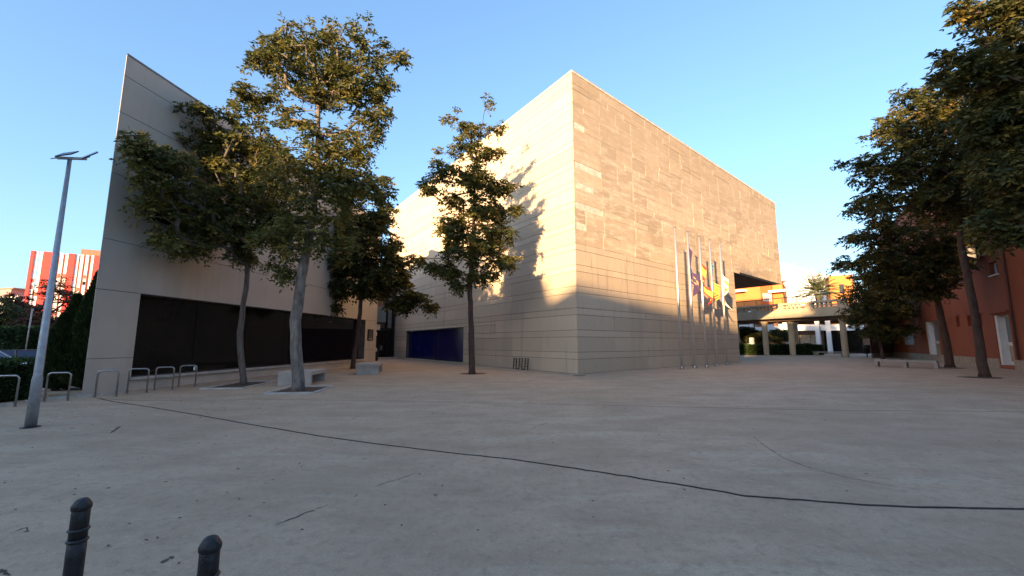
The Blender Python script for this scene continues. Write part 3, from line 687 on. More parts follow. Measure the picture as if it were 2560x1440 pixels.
hA = float(hgt(*f2.pt(f2.L * 0.8, 0)[:2], 740)); hB = float(hgt(*f2.pt(f2.L * 0.8, 0)[:2], 722))
m_ = MB(); f2.box(m_, 0, f2.L, 0, hA, -8, 0); m_.build('wall', M_cream, hs)
m_ = MB(); f2.box(m_, 0, f2.L * 0.86, hA, hB, -8, -0.5); m_.build('upper_wall', M_pink, hs)
m_ = MB(); f2.box(m_, 0, f2.L * 0.9, hB, hB + 0.3, -8.3, -0.2); m_.build('roof', M_brick, hs)
f3 = Face(D(20, 858, 150), D(80, 858, 150), 1)
hs2 = thing('long_low_house', (*f3.a, 0), 'long low dull red house left of the striped tower', 'building')
h3 = float(hgt(*f3.a, 745)); m_ = MB(); f3.box(m_, 0, f3.L, 0, h3, -8, 0); m_.build('wall', M_redwall, hs2)
m_ = MB(); f3.box(m_, -0.3, f3.L + 0.3, h3, h3 + 0.5, -8.3, 0.4); m_.build('roof', M_coping, hs2)

# ------------------------------------------------------------ unseen blocks added behind the camera, sized and turned to shade the plaza
su = np.array([0.5, 0.866025]); pu = np.array([0.866025, -0.5])      # along the sunlight / across it
def block(name, u0, u1, s_front, s_front2, H_, label, mat):
    a = pu * u0 + su * s_front; b = pu * u1 + su * s_front2
    f = Face(a, b, 1)
    if f.n @ su < 0: f.n = -f.n
    t = thing(name, (*a, 0), label, 'building')
    m_ = MB(); f.box(m_, 0, f.L, -0.15, H_, -12, 0); m_.build('wall', mat, t)
    m_ = MB(); f.box(m_, -0.2, f.L + 0.2, H_ + 0.002, H_ + 0.3, -12.2, 0.2); m_.build('roof', M_coping, t)
    n = int(f.L / 3.6); proto = None
    for i in range(n):
        for k in range(int(H_ / 3.1)):
            m_ = MB(); uu = (i + 0.5) * f.L / n; zz = 1.2 + k * 3.1
            if proto is None:
                f.box(m_, uu - 0.7, uu + 0.7, zz, zz + 1.4, 0.003, 0.06); proto = m_.build('window', M_glass, t); p0 = f.pt(uu, zz)
            else:
                c = proto.copy(); COL.objects.link(c); q = f.pt(uu, zz) - p0; c.location = tuple(q)
    return t
SHADE_S = -50.0; HLOW = 4.85 - 0.3 + math.tan(SUN_EL) * (21.5 - (SHADE_S - 35 + 43 * (70 - 8.36) / 74.8))
TE = math.tan(SUN_EL)
block('shade_block', -10.6, -0.6, SHADE_S, SHADE_S + 14, 4.85 - 0.3 + TE * (21.5 - SHADE_S - 1.4 * 2.24), 'plain added shade-casting block turned at an angle behind the viewpoint', M_beige)
block('narrow_shade_block', -0.4, 7.4, SHADE_S + 16, SHADE_S + 18, 4.9 - 0.3 + TE * (67 - SHADE_S - 17), 'narrow added shade-casting block between two others behind the viewpoint', M_bench)
block('long_shade_block', -75, -11.0, SHADE_S - 4, SHADE_S, 5.5 - 0.3 + TE * (22.8 - SHADE_S), 'long added shade-casting block to the left behind the viewpoint', M_beige)
block('tall_shade_block', 7.6, 60, SHADE_S + 24, SHADE_S + 30, 18.4, 'taller added shade-casting block to the right behind the viewpoint', M_brick)

# ------------------------------------------------------------ trees
def leaf_mesh(name, P, Dv, size, width, tones, mat, parent, extra=None):
    n = len(P); Dv = Dv / (np.linalg.norm(Dv, axis=1)[:, None] + 1e-9)
    rv = RNG.normal(0, 1, (n, 3)); S = np.cross(Dv, rv); S /= (np.linalg.norm(S, axis=1)[:, None] + 1e-9)
    N = np.cross(Dv, S); L = size[:, None]; Wd = (size * width)[:, None]
    v = np.empty((n, 4, 3)); v[:, 0] = P; v[:, 1] = P + Dv * L * 0.45 + S * Wd + N * Wd * 0.35; v[:, 2] = P + Dv * L; v[:, 3] = P + Dv * L * 0.45 - S * Wd + N * Wd * 0.35
    v = v.reshape(-1, 3); tn = tones
    nv = len(v)
    if extra:                                              # joined core surface: (verts, quads)
        v = np.vstack([v, extra[0]])
    v = v - parent_loc(parent)
    me = bpy.data.meshes.new(name); me.vertices.add(len(v)); me.vertices.foreach_set('co', v.ravel().astype(np.float32))
    q = np.arange(nv).astype(np.int32)
    if extra: q = np.concatenate([q, (extra[1] + nv).ravel().astype(np.int32)]); tn = np.concatenate([tn, np.zeros(len(extra[1]))])
    nf = len(q) // 4
    me.loops.add(len(q)); me.loops.foreach_set('vertex_index', q); me.polygons.add(nf)
    me.polygons.foreach_set('loop_start', np.arange(0, nf * 4, 4, dtype=np.int32)); me.polygons.foreach_set('loop_total', np.full(nf, 4, np.int32))
    at = me.attributes.new('tone', 'FLOAT', 'FACE'); at.data.foreach_set('value', np.clip(tn, 0, 1).astype(np.float32))
    me.materials.append(mat); me.update(); me.validate()
    o = bpy.data.objects.new(name, me); COL.objects.link(o); o.parent = parent; return o

def tree(name, label, base, trunk, blobs, n_attr, leafm, barkm, seed, fronds=6, pairs=4, lsize=0.165, group=None, r0=0.011, fork=0.55, cat='tree', droop=0.5, flen=0.36, spread=0.09):
    """base (px,py) or xyz; trunk = [(px,py,radius,ddepth)...]; blobs = (px,py,rx,ry,density[,ddepth[,rdepth]])"""
    global RNG
    RNG = np.random.default_rng(seed)
    B = np.array(base, float) if len(base) == 3 else G(*base)
    dep = B[1]; t = thing(name, B, label, cat, group)
    pts = [np.array([B[0], B[1], -0.05])]; rad = [trunk[0][2] * 1.35]
    pts.append(B + np.array([0, 0, 0.22])); rad.append(trunk[0][2] * 1.08)
    for (px, py, r, dd) in trunk: pts.append(D(px, py, dep + dd)); rad.append(r)
    # densify trunk
    tp = [pts[0]]; tr = [rad[0]]
    for i in range(len(pts) - 1):
        n = max(1, int(np.linalg.norm(pts[i + 1] - pts[i]) / 0.4))
        for k in range(1, n + 1):
            f = k / n; tp.append(pts[i] * (1 - f) + pts[i + 1] * f + (RNG.normal(0, 0.012, 3) if k < n else 0)); tr.append((rad[i] * (1 - f) + rad[i + 1] * f) * RNG.uniform(0.96, 1.05))
    mt = MB(); mt.tube(tp, tr, 12); mt.build('trunk', barkm, t, True)
    nodes = [p for p in tp]; par = list(range(-1, len(tp) - 1)); first = int(len(tp) * fork); cost0 = [0.0] * len(tp)
    # attractors
    vols = []
    C = []
    for bl in blobs:
        px, py, rx, ry, den = bl[:5]; dd = bl[5] if len(bl) > 5 else 0.0
        c = D(px, py, dep + dd); k = np.linalg.norm(c - ORG) / FPX * 0.97; R3 = np.array([rx * k, (bl[6] if len(bl) > 6 else (rx + ry) / 2 * k * 1.0), ry * k]); C.append((c, R3)); vols.append((R3[0] * R3[1] * R3[2]) ** 0.55 * den)
    vols = np.array(vols); vols /= vols.sum(); A = []
    for (c, R3), w in zip(C, vols):
        m = max(3, int(n_attr * w)); q = RNG.normal(0, 1, (m, 3)); q /= np.linalg.norm(q, axis=1)[:, None]; q *= (RNG.random(m) ** 0.42)[:, None]; A.append(c + q * R3)
    A = np.vstack(A); top = tp[-1]; order = np.argsort(np.linalg.norm(A - top, axis=1)); A = A[order]
    ends = []
    arr = np.zeros((len(A) * 26 + len(nodes) + 50, 3)); arr[:len(nodes)] = nodes; pc = np.zeros(len(arr)); nn = len(nodes)
    pc[:first] = 50
    for a in A:
        d = np.linalg.norm(arr[:nn] - a, axis=1) + 0.75 * np.maximum(0, arr[:nn, 2] - a[2]) + pc[:nn] * 0.22 + (pc[:nn] > 40) * 50
        j = int(np.argmin(d)); p = arr[j]; L = np.linalg.norm(a - p)
        k = int(np.clip(L / 0.35, 1, 10)); pj = par[j] if par[j] >= 0 else j; dirp = p - arr[pj]; ln = np.linalg.norm(dirp); dirp = dirp / ln if ln > 1e-6 else np.array([0, 0, 1.0])
        ctrl = p + dirp * L * 0.3 + np.array([0, 0, L * 0.08]) + RNG.normal(0, 0.05 * L, 3) + (a - p) * 0.25; last = j
        for q in range(1, k + 1):
            f = q / k; pt = p * (1 - f) ** 2 + ctrl * 2 * f * (1 - f) + a * f * f
            if nn >= len(arr): break
            arr[nn] = pt; pc[nn] = pc[last] + L / k if pc[last] < 40 else L / k; par.append(last); last = nn; nn += 1
        ends.append(last)
    cnt = np.zeros(nn); 
    for e in ends: cnt[e] += 1
    for i in range(nn - 1, 0, -1):
        if par[i] >= 0: cnt[par[i]] += cnt[i]
    rr = r0 * np.maximum(cnt, 1) ** 0.5; rr = np.minimum(rr, trunk[-1][2] * 1.0)
    br_ = MB(); ntp = len(tp)
    V = []; F = []
    idx = np.arange(ntp, nn); pa = np.array(par)[idx]; p0 = arr[pa]; p1 = arr[idx]; r1 = rr[idx]; r0_ = np.minimum(rr[pa], r1 * 1.5); dv = p1 - p0
    L = np.linalg.norm(dv, axis=1)[:, None] + 1e-9; dv = dv / L; ref = np.where(np.abs(dv[:, [2]]) > 0.8, [[1.0, 0, 0]], [[0, 0, 1.0]]); s1 = np.cross(dv, ref); s1 /= np.linalg.norm(s1, axis=1)[:, None]; s2 = np.cross(dv, s1)
    K = 5; m = len(idx); vv = np.empty((m, 2 * K, 3))
    for k in range(K):
        c_, s_ = math.cos(2 * math.pi * k / K), math.sin(2 * math.pi * k / K); o_ = s1 * c_ + s2 * s_
        vv[:, k] = p0 + o_ * r0_[:, None]; vv[:, K + k] = p1 + o_ * r1[:, None]
    vv = vv.reshape(-1, 3); quad = np.array([(k, (k + 1) % K, K + (k + 1) % K, K + k) for k in range(K)]); ff = (quad[None] + (np.arange(m) * 2 * K)[:, None, None]).reshape(-1, 4)
    root = np.arange(nn)
    for i in range(ntp, nn): root[i] = root[par[i]] if par[i] >= ntp else par[i]
    rt = root[idx]
    for q in np.unique(rt):
        sel = np.where(rt == q)[0]; v_ = vv.reshape(m, 2 * K, 3)[sel].reshape(-1, 3); f_ = (quad[None] + (np.arange(len(sel)) * 2 * K)[:, None, None]).reshape(-1, 4)
        me = bpy.data.meshes.new('limb'); me.from_pydata((v_ - parent_loc(t)).tolist(), [], f_.tolist()); me.polygons.foreach_set('use_smooth', [True] * len(me.polygons)); me.materials.append(barkm)
        o = bpy.data.objects.new('limb', me); COL.objects.link(o); o.parent = t
    # leaves: fronds of paired leaflets round every twig end and along the last twigs
    E = arr[ends]; ctr = np.mean(A, 0); extra = [i for i in range(ntp, nn) if cnt[i] <= 2 and RNG.random() < 0.22]; E = np.vstack([E, arr[extra]]) if extra else E
    ne = len(E); fb_ = np.repeat(E, fronds, 0); nf = len(fb_)
    od = np.repeat(E - ctr, fronds, 0); od /= (np.linalg.norm(od, axis=1)[:, None] + 1e-6)
    fd = RNG.normal(0, 1, (nf, 3)); fd[:, 2] *= 0.6; fd = fd / np.linalg.norm(fd, axis=1)[:, None] + od * 0.35 + np.array([0, 0, 0.25]); fd /= np.linalg.norm(fd, axis=1)[:, None]
    fb_ = fb_ + RNG.normal(0, spread * 0.6, (nf, 3)); FL = RNG.uniform(0.7, 1.25, nf) * flen
    ft = np.clip(np.repeat(RNG.normal(0.42, 0.2, ne), fronds) + RNG.normal(0, 0.14, nf), 0, 1)
    PP = []; DD = []; TT = []
    side = np.cross(fd, [0, 0, 1.0]); side /= (np.linalg.norm(side, axis=1)[:, None] + 1e-6)
    for k in range(pairs):
        f = (k + 0.6) / pairs; pos = fb_ + fd * (FL * f)[:, None] + np.array([0, 0, -1.0]) * (droop * FL * f * f)[:, None]
        for sg in (-1, 1):
            d = fd * 0.55 + side * sg * 0.8 + np.array([0, 0, -0.45]) + RNG.normal(0, 0.28, (nf, 3)); PP.append(pos); DD.append(d); TT.append(ft + RNG.normal(0, 0.07, nf))
    PP = np.vstack(PP); DD = np.vstack(DD); TT = np.concatenate(TT)
    leaf_mesh('crown', PP, DD, RNG.uniform(0.5, 1.35, len(PP)) * lsize, 0.2, TT, leafm, t)
    return t

tree('plaza_tree', 'tallest tree with thick pale trunk and open high top in front of the pale building', (745, 978),
     [(742, 900, 0.185, 0), (738, 800, 0.175, 0), (752, 700, 0.17, 0), (768, 620, 0.15, 0.1), (782, 530, 0.13, 0.2), (790, 440, 0.11, 0.2), (796, 340, 0.085, 0.1), (795, 260, 0.06, 0)],
     [(800, 118, 90, 40, 1.0), (820, 78, 18, 20, 0.6), (700, 108, 34, 20, 0.9), (665, 145, 40, 28, 1.1), (910, 110, 60, 38, 0.45), (990, 150, 30, 14, 0.9), (648, 232, 55, 14, 0.9), (610, 230, 18, 12, 0.9),
      (760, 180, 110, 45, 1.1), (880, 200, 75, 55, 1.0), (950, 215, 30, 50, 0.6), (800, 250, 60, 35, 0.6), (930, 300, 45, 50, 0.8), (890, 250, 60, 35, 0.8), (880, 370, 60, 35, 0.9), (720, 290, 40, 22, 0.7),
      (800, 350, 80, 45, 0.9), (760, 430, 110, 60, 1.1), (860, 450, 70, 55, 1.1), (800, 540, 90, 50, 0.9), (720, 600, 90, 45, 0.9), (700, 670, 50, 25, 0.7), (840, 600, 55, 45, 0.7), (930, 470, 45, 30, 0.7)],
     740, M_leaf, M_barkpale, 21, fronds=6, fork=0.42, r0=0.010)
tree('plaza_tree', 'broad low tree with slim dark trunk spreading left over the pale wall', (608, 962),
     [(603, 900, 0.115, 0), (600, 830, 0.105, 0), (608, 760, 0.10, 0), (618, 690, 0.09, 0), (622, 640, 0.08, 0)],
     [(345, 352, 22, 14, 1.0, -4.2, .5), (375, 395, 34, 24, 1.0, -3.8, .6), (385, 450, 30, 24, 1.0, -3.6, .6), (430, 410, 50, 30, 1.0, -2.8, .8), (500, 285, 40, 14, 0.6, -1.2), (560, 300, 46, 24, 0.6, -.5), (620, 280, 40, 26, 0.7), (520, 370, 90, 40, 1.1), (620, 380, 90, 55, 1.1), (450, 480, 60, 40, 1.0, -2.2, .9),
      (395, 520, 34, 28, 0.9, -3.0, .7), (550, 470, 110, 55, 1.2), (660, 480, 80, 60, 1.1), (500, 560, 80, 40, 1.0, -1.2), (600, 560, 90, 50, 1.1), (425, 598, 38, 14, 1.0, -2.6, .5), (500, 620, 50, 20, 0.7, -1.2), (600, 625, 55, 28, 0.8), (690, 560, 50, 40, 1)],
     760, M_leaf, M_bark, 22, fork=0.8, fronds=7)
tree('plaza_tree', 'dark tree behind the concrete bench at the right end of the long window', G(882, 922),
     [(890, 860, 0.14, 0), (898, 800, 0.13, 0), (903, 745, 0.12, 0), (905, 690, 0.1, 0), (908, 630, 0.07, 0)],
     [(900, 565, 60, 40, 1), (955, 545, 35, 38, 1), (965, 455, 16, 16, 0.5), (940, 490, 30, 18, 0.7), (885, 500, 35, 25, .8), (925, 610, 80, 42, 1.1), (990, 650, 45, 30, 1), (870, 660, 65, 40, 1.1), (960, 700, 75, 34, 1.3), (900, 720, 70, 24, 1.0), (1030, 740, 45, 13, 1.2), (1075, 762, 28, 7, 0.9), (1000, 765, 30, 18, 1), (835, 715, 40, 26, 1), (820, 765, 22, 16, 0.7)],
     560, M_leafd, M_barkdark, 23, fork=0.6, lsize=0.26, flen=0.45, fronds=7, group=None, r0=0.013)
tree('plaza_tree', 'slender tree with straight trunk in front of the sunlit stone wall', (1180, 935),
     [(1179, 880, 0.165, 0), (1177, 800, 0.145, 0), (1175, 715, 0.135, 0), (1180, 640, 0.115, 0), (1184, 560, 0.095, 0), (1186, 480, 0.075, 0), (1186, 400, 0.05, 0)],
     [(1222, 262, 16, 18, 0.16), (1150, 290, 30, 22, 0.14), (1108, 300, 12, 10, 0.10), (1090, 385, 18, 24, 0.12), (1180, 325, 38, 25, 0.55), (1245, 325, 24, 12, 0.5), (1165, 370, 45, 25, 0.7), (1215, 385, 50, 20, 0.7), (1105, 430, 34, 24, 1.0), (1075, 475, 18, 26, 1.0), (1165, 440, 60, 35, 0.8),
      (1215, 470, 60, 30, 0.9), (1265, 470, 32, 14, 0.8), (1130, 500, 35, 24, 0.8), (1210, 530, 65, 35, 1.1), (1285, 525, 22, 14, 0.8), (1140, 570, 50, 40, 1.1), (1230, 590, 60, 35, 1.1), (1180, 630, 80, 38, 1.0), (1050, 650, 16, 10, 1.0), (1085, 672, 26, 12, 1.1), (1130, 680, 45, 18, 1), (1265, 650, 34, 28, 0.9), (1210, 690, 50, 20, 0.9), (1145, 715, 18, 18, 0.9)],
     640, M_leaf, M_barkdark, 24, fork=0.6, lsize=0.21, flen=0.38, fronds=5, r0=0.011)
tree('plaza_tree', 'leaning tree at the end of the long bench before the red wall', (2375, 918),
     [(2368, 870, 0.24, 0), (2356, 810, 0.21, 0), (2342, 745, 0.19, 0), (2330, 680, 0.16, 0), (2322, 620, 0.12, 0)],
     [(2170, 520, 45, 22, 0.9), (2210, 560, 60, 35, 1.0), (2150, 600, 30, 18, 0.9), (2120, 665, 30, 10, 0.8), (2280, 600, 80, 40, 1.1), (2190, 660, 70, 30, 1.1), (2290, 675, 85, 32, 1.2), (2240, 705, 65, 22, 1.0), (2340, 715, 50, 22, 0.9), (2340, 640, 60, 35, 1.0), (2400, 620, 50, 30, 1)],
     560, M_leafd, M_barkdark, 25, fork=0.7, lsize=0.25, flen=0.5, fronds=6, r0=0.014)
tree('plaza_tree', 'nearer leaning tree with a high golden topped crown by the white door', (2462, 942),
     [(2452, 880, 0.19, 0), (2440, 800, 0.17, 0), (2422, 710, 0.16, 0), (2408, 640, 0.15, 0), (2395, 550, 0.12, 0), (2390, 470, 0.09, 0)],
     [(2255, 245, 22, 14, 0.7), (2285, 250, 30, 20, 0.8), (2215, 335, 36, 24, 1.0), (2165, 400, 42, 16, 1.0), (2190, 440, 45, 26, 1.1), (2290, 320, 60, 45, 1.2), (2350, 270, 60, 40, 1.1), (2270, 410, 70, 45, 1.2), (2370, 370, 80, 55, 1.3), (2450, 300, 70, 60, 1.2), (2430, 440, 90, 50, 1.2), (2310, 490, 80, 35, 1.1), (2180, 500, 45, 18, 0.8), (2400, 520, 80, 40, 1.1), (2490, 520, 60, 40, 1.0), (2520, 400, 70, 60, 1)],
     900, M_leafd, M_barkdark, 26, fork=0.62, lsize=0.20, flen=0.42, fronds=7, r0=0.012)
b6 = G(2790, 985)
tree('plaza_tree', 'big tree whose boughs enter the picture at its top right corner', b6,
     [(2778, 900, 0.26, 0), (2750, 760, 0.23, 0), (2720, 620, 0.2, 0), (2700, 480, 0.17, 0), (2680, 330, 0.13, 0), (2670, 200, 0.1, 0)],
     [(2420, 25, 32, 18, 0.5), (2480, 20, 50, 26, 0.8), (2540, 60, 60, 36, 0.8), (2450, 85, 24, 14, 0.4), (2380, 135, 22, 14, 0.6), (2430, 180, 50, 30, 1.1), (2500, 190, 60, 40, 1.1), (2580, 160, 70, 60, 1), (2500, 290, 55, 50, 1.3), (2570, 330, 70, 70, 1.3), (2540, 440, 60, 50, 1.2), (2650, 250, 90, 110, 0.9), (2680, 450, 90, 90, 0.8), (2530, 560, 50, 40, 1.1)],
     900, M_leafd, M_barkdark, 27, fork=0.45, lsize=0.20, flen=0.42, fronds=7, r0=0.012)
tree('small_plaza_tree', 'small dark bushy tree between the walkway and the red building', D(2206, 884, 42) * (1, 1, 0),
     [(2200, 850, 0.13, 0), (2195, 810, 0.11, 0), (2192, 780, 0.1, 0)],
     [(2150, 740, 34, 22, 1.2), (2190, 720, 50, 30, 1.2), (2140, 790, 28, 16, 1), (2190, 780, 60, 30, 1.4), (2240, 760, 50, 40, 1.2), (2230, 820, 40, 25, 1.2), (2160, 690, 30, 18, 0.9), (2190, 830, 40, 16, 1)],
     420, M_leafd, M_barkdark, 28, fork=0.5, lsize=0.24, flen=0.55, fronds=7, r0=0.016)
# courtyard trees beyond the walkway
for i, (px, dep_, tone_, lb) in enumerate(((1866, 66, 830, 'dark bushy courtyard tree next to the stone building behind the walkway'), (1898, 66, 838, 'small courtyard tree with thin stems before the orange pavilion'), (1948, 67, 836, 'leafy courtyard shrub tree by the white column'))):
    tree('courtyard_tree', lb, D(px, 885, dep_) * (1, 1, 0), [(px, 868, 0.09, 0), (px + 1, 850, 0.08, 0)],
         [(px - 8, tone_ - 2, 13, 8, 1), (px + 8, tone_, 14, 9, 1), (px, tone_ + 10, 16, 12 if i == 0 else 5, 1)], 120, M_leafd, M_barkdark, 40 + i, fronds=6, pairs=4, lsize=0.3, flen=0.6, r0=0.02, cat='tree')
# far left trees
tree('street_tree', 'dark broad street tree at the left edge before the low houses', D(0, 870, 42) * (1, 1, 0), [(0, 850, 0.25, 0), (0, 820, 0.2, 0)],
     [(-40, 790, 60, 34, 1), (10, 800, 36, 26, 1), (-10, 835, 60, 22, 1.2)], 200, M_leafd, M_barkdark, 50, fronds=7, pairs=4, lsize=0.3, flen=0.6, r0=0.02)
tree('street_tree', 'reddish leaved street tree left of the striped tower', D(42, 870, 46) * (1, 1, 0), [(42, 850, 0.2, 0), (42, 820, 0.16, 0)],
     [(38, 768, 22, 20, 1), (50, 790, 26, 26, 1.1), (40, 820, 30, 18, 1.2)], 170, M_leafr, M_barkdark, 51, fronds=7, pairs=4, lsize=0.3, flen=0.6, r0=0.02)
tree('street_tree', 'thinly leaved street tree in front of the striped tower', D(96, 870, 40) * (1, 1, 0), [(96, 850, 0.14, 0), (98, 810, 0.12, 0), (100, 780, 0.08, 0)],
     [(85, 780, 24, 22, 0.5), (120, 720, 36, 26, 0.28), (140, 760, 34, 30, 0.5), (80, 815, 26, 20, 0.9), (130, 810, 40, 26, 1.0), (175, 740, 28, 30, 0.4)], 190, M_leafr, M_barkdark, 52, fronds=5, pairs=4, lsize=0.24, flen=0.5, r0=0.018)

# cypresses, hedges
def core_lathe(c, prof, n=14):
    V = []; 
    for r, z in prof:
        for k in range(n): a = 2 * math.pi * k / n; V.append((c[0] + r * math.cos(a), c[1] + r * math.sin(a), c[2] + z))
    Q = [(i * n + k, i * n + (k + 1) % n, (i + 1) * n + (k + 1) % n, (i + 1) * n + k) for i in range(len(prof) - 1) for k in range(n)]
    return np.array(V), np.array(Q)
def cypress(px, pyb, dep, pytop, rad, label, seed):
    global RNG
    RNG = np.random.default_rng(seed); c = D(px, pyb, dep); c[2] = -0.15; H_ = float(hgt(c[0], c[1], pytop)) + 0.15
    t = thing('cypress', c, label, 'tree', 'columnar cypresses beside the pale building')
    m_ = MB(); m_.tube([c, c + (0, 0, 0.9)], [0.12, 0.09], 8); m_.build('trunk', M_barkdark, t, True)
    n = 30000; z_ = RNG.random(n) ** 0.85; prof = lambda q: rad * np.clip(np.minimum((q / 0.06) ** 0.5, 1), 0, 1) * (1 - q ** 1.9) ** 0.95
    th = RNG.random(n) * 2 * math.pi; lump = 1 + 0.16 * np.sin(th * 3 + z_ * 13) + 0.10 * np.sin(th * 7 + z_ * 31) + 0.06 * np.sin(th * 13 + z_ * 60)
    r_ = prof(z_) * lump * (1 - 0.3 * RNG.random(n) ** 2)
    P = np.stack([c[0] + r_ * np.cos(th), c[1] + r_ * np.sin(th), c[2] + 0.2 + z_ * (H_ - 0.2)], 1)
    Dv = np.stack([np.cos(th) * 0.35, np.sin(th) * 0.35, np.ones(n)], 1) + RNG.normal(0, 0.25, (n, 3))
    pr = [(max(0.02, float(prof(np.array(q))) * 0.72), 0.25 + q * (H_ - 0.5)) for q in np.linspace(0.01, 0.985, 14)]
    leaf_mesh('foliage', P, Dv, RNG.uniform(0.10, 0.22, n), 0.16, np.clip(RNG.normal(0.45, 0.2, n) + 0.1 * (lump - 1) * 5, 0, 1), M_cyp, t, core_lathe(c, pr))
cypress(208, 1000, 15.3, 687, 0.55, 'tallest columnar cypress right against the pale building', 61)
cypress(160, 1000, 15.6, 744, 0.55, 'middle dark cypress between the two others', 62)
cypress(134, 1000, 15.0, 792, 0.5, 'shortest dark cypress nearest the hedge', 63)
def hedge(name, pts, H_, w, label, n, seed, mat=M_hedge, lsize=0.07, z0=0.0, rounded=0.12):
    global RNG
    RNG = np.random.default_rng(seed); a = np.array(pts[0]); b = np.array(pts[1]); L = np.linalg.norm(b - a); d = (b - a) / L; nn = np.array([-d[1], d[0]])
    t = thing(name, (*a, z0), label, 'hedge')
    u = RNG.random(n) * L; s = RNG.random(n); per = H_ * 2 + w; q = s * per
    y = np.where(q < H_, -w / 2, np.where(q < H_ + w, q - H_ - w / 2, w / 2)); z_ = np.where(q < H_, q, np.where(q < H_ + w, H_, per - q))
    lump = 0.07 * np.sin(u * 2.1) + 0.05 * np.sin(u * 5.3 + z_ * 4) + RNG.normal(0, 0.045, n)
    nx = np.where(q < H_, -1.0, np.where(q < H_ + w, 0, 1.0)); nz = np.where((q >= H_) & (q < H_ + w), 1.0, 0)
    P = np.stack([a[0] + d[0] * u + nn[0] * (y + nx * lump), a[1] + d[1] * u + nn[1] * (y + nx * lump), z0 + z_ + nz * lump], 1)
    Dv = np.stack([nn[0] * nx, nn[1] * nx, nz + 0.2], 1) + RNG.normal(0, 0.8, (n, 3))
    e = 0.08; V = []
    for zz in (z0, z0 + H_ - e):
        for uu, yy in ((e, -w / 2 + e), (L - e, -w / 2 + e), (L - e, w / 2 - e), (e, w / 2 - e)): p = a + d * uu + nn * yy; V.append((*p, zz))
    Q = np.array([(4, 5, 6, 7), (0, 1, 5, 4), (1, 2, 6, 5), (2, 3, 7, 6), (3, 0, 4, 7)])
    leaf_mesh('foliage', P, Dv, RNG.uniform(0.7, 1.3, n) * lsize, 0.35, np.clip(RNG.normal(0.35, 0.22, n) + nz * 0.3, 0, 1), mat, t, (np.array(V), Q))
hedge('clipped_hedge', ((-15.0, -2), (-15.0, 13.0)), 1.2, 1.1, 'low clipped green hedge behind the bike racks at the left edge', 60000, 71, z0=-0.1)
hedge('tall_hedge', ((-52, 30), (-32, 38)), 3.0, 1.6, 'tall dark hedge behind the parked cars', 26000, 72, lsize=0.2, z0=-0.15)
pa = D(1845, 886, 60)[:2]; pb = D(2052, 886, 60)[:2]
hedge('courtyard_hedge', (pa, pb), 1.35, 1.2, 'low dark hedge across the courtyard under the walkway', 22000, 73, lsize=0.16)
pb2 = D(2040, 886, 62)[:2]; pc2 = D(2095, 886, 62)[:2]

# palm
RNG = np.random.default_rng(80); pc_ = D(2045, 730, 74); pbase = np.array([pc_[0], pc_[1], 0.0])
palm = thing('palm_tree', pbase, 'large feathery palm rising behind the walkway handrail', 'palm tree')
m_ = MB(); m_.tube([pbase, pbase + (0, 0, pc_[2] * 0.5), pbase + (0, 0, pc_[2] - 0.4)], [0.5, 0.42, 0.5], 10); m_.build('trunk', M_bark, palm, True)
for k in range(46):
    az = k * 2.399963; el = math.radians(82 - 92 * (k / 45) ** 0.9); Lg = RNG.uniform(4.4, 5.6); h_ = np.array([math.cos(az), math.sin(az), 0])
    P = []; Dv = []; sz = []; sd = np.array([-h_[1], h_[0], 0]); prev = None
    pts = []
    for q in np.linspace(0, 1, 34):
        p = pc_ + h_ * (math.cos(el) * Lg * q) + np.array([0, 0, math.sin(el) * Lg * q - 0.30 * Lg * q * q * (0.5 + math.cos(el))]); pts.append(p)
        if q > 0.12:
            for sg in (-1, 1):
                P.append(p); Dv.append(sd * sg * 0.8 + h_ * 0.6 * math.cos(el) + np.array([0, 0, 0.6 * math.sin(el) - 0.25]) + RNG.normal(0, 0.08, 3)); sz.append(0.75 * math.sin(math.pi * min(1, q * 0.85 + 0.15)) + 0.12)
    rv = np.array([P[0]]); 
    V = []; Q = []
    for i, p in enumerate(pts): w_ = 0.05 * (1 - i / 36); V += [p - sd * w_, p + sd * w_]
    for i in range(len(pts) - 1): Q.append((2 * i, 2 * i + 1, 2 * i + 3, 2 * i + 2))
    leaf_mesh('frond', np.array(P), np.array(Dv), np.array(sz), 0.07, RNG.normal(0.5, 0.2, len(P)), M_palm, palm, (np.array(V), np.array(Q)))

# ------------------------------------------------------------ tree pits, benches
def pit(px0, px1, py0, py1, label):
    a = G(px0, py1); b = G(px1, py1 - 6); c0 = G(px0, py0); 
    cx = (G(px0, (py0 + py1) / 2) + G(px1, (py0 + py1) / 2)) / 2; wx = (b[0] - a[0]) * 0.5; wy = (c0[1] - a[1]) * 0.5
    th_ = math.radians(8); e1 = np.array([math.cos(th_), math.sin(th_), 0]); e2 = np.array([-math.sin(th_), math.cos(th_), 0])
    t = thing('tree_pit', (cx[0], cx[1], 0), label, 'tree pit', 'square tree pits with concrete edging')
    m_ = MB(); m_.obox(cx + (0, 0, 0.006), e1 * (wx - 0.08), e2 * (wy - 0.08), (0, 0, 0.004)); m_.build('soil', M_soil, t)
    for sg in (-1, 1):
        m_ = MB(); m_.obox(cx + e2 * wy * sg + (0, 0, 0.02), e1 * (wx + 0.04), e2 * 0.045, (0, 0, 0.03)); m_.build('edging', M_edge, t)
        m_ = MB(); m_.obox(cx + e1 * wx * sg + (0, 0, 0.018), e1 * 0.04, e2 * (wy - 0.047), (0, 0, 0.03)); m_.build('edging', M_edge, t)
    return t
pit(540, 668, 954, 972, 'square pit at the foot of the broad low tree')
pit(685, 822, 967, 984, 'square pit at the foot of the thick pale trunk')
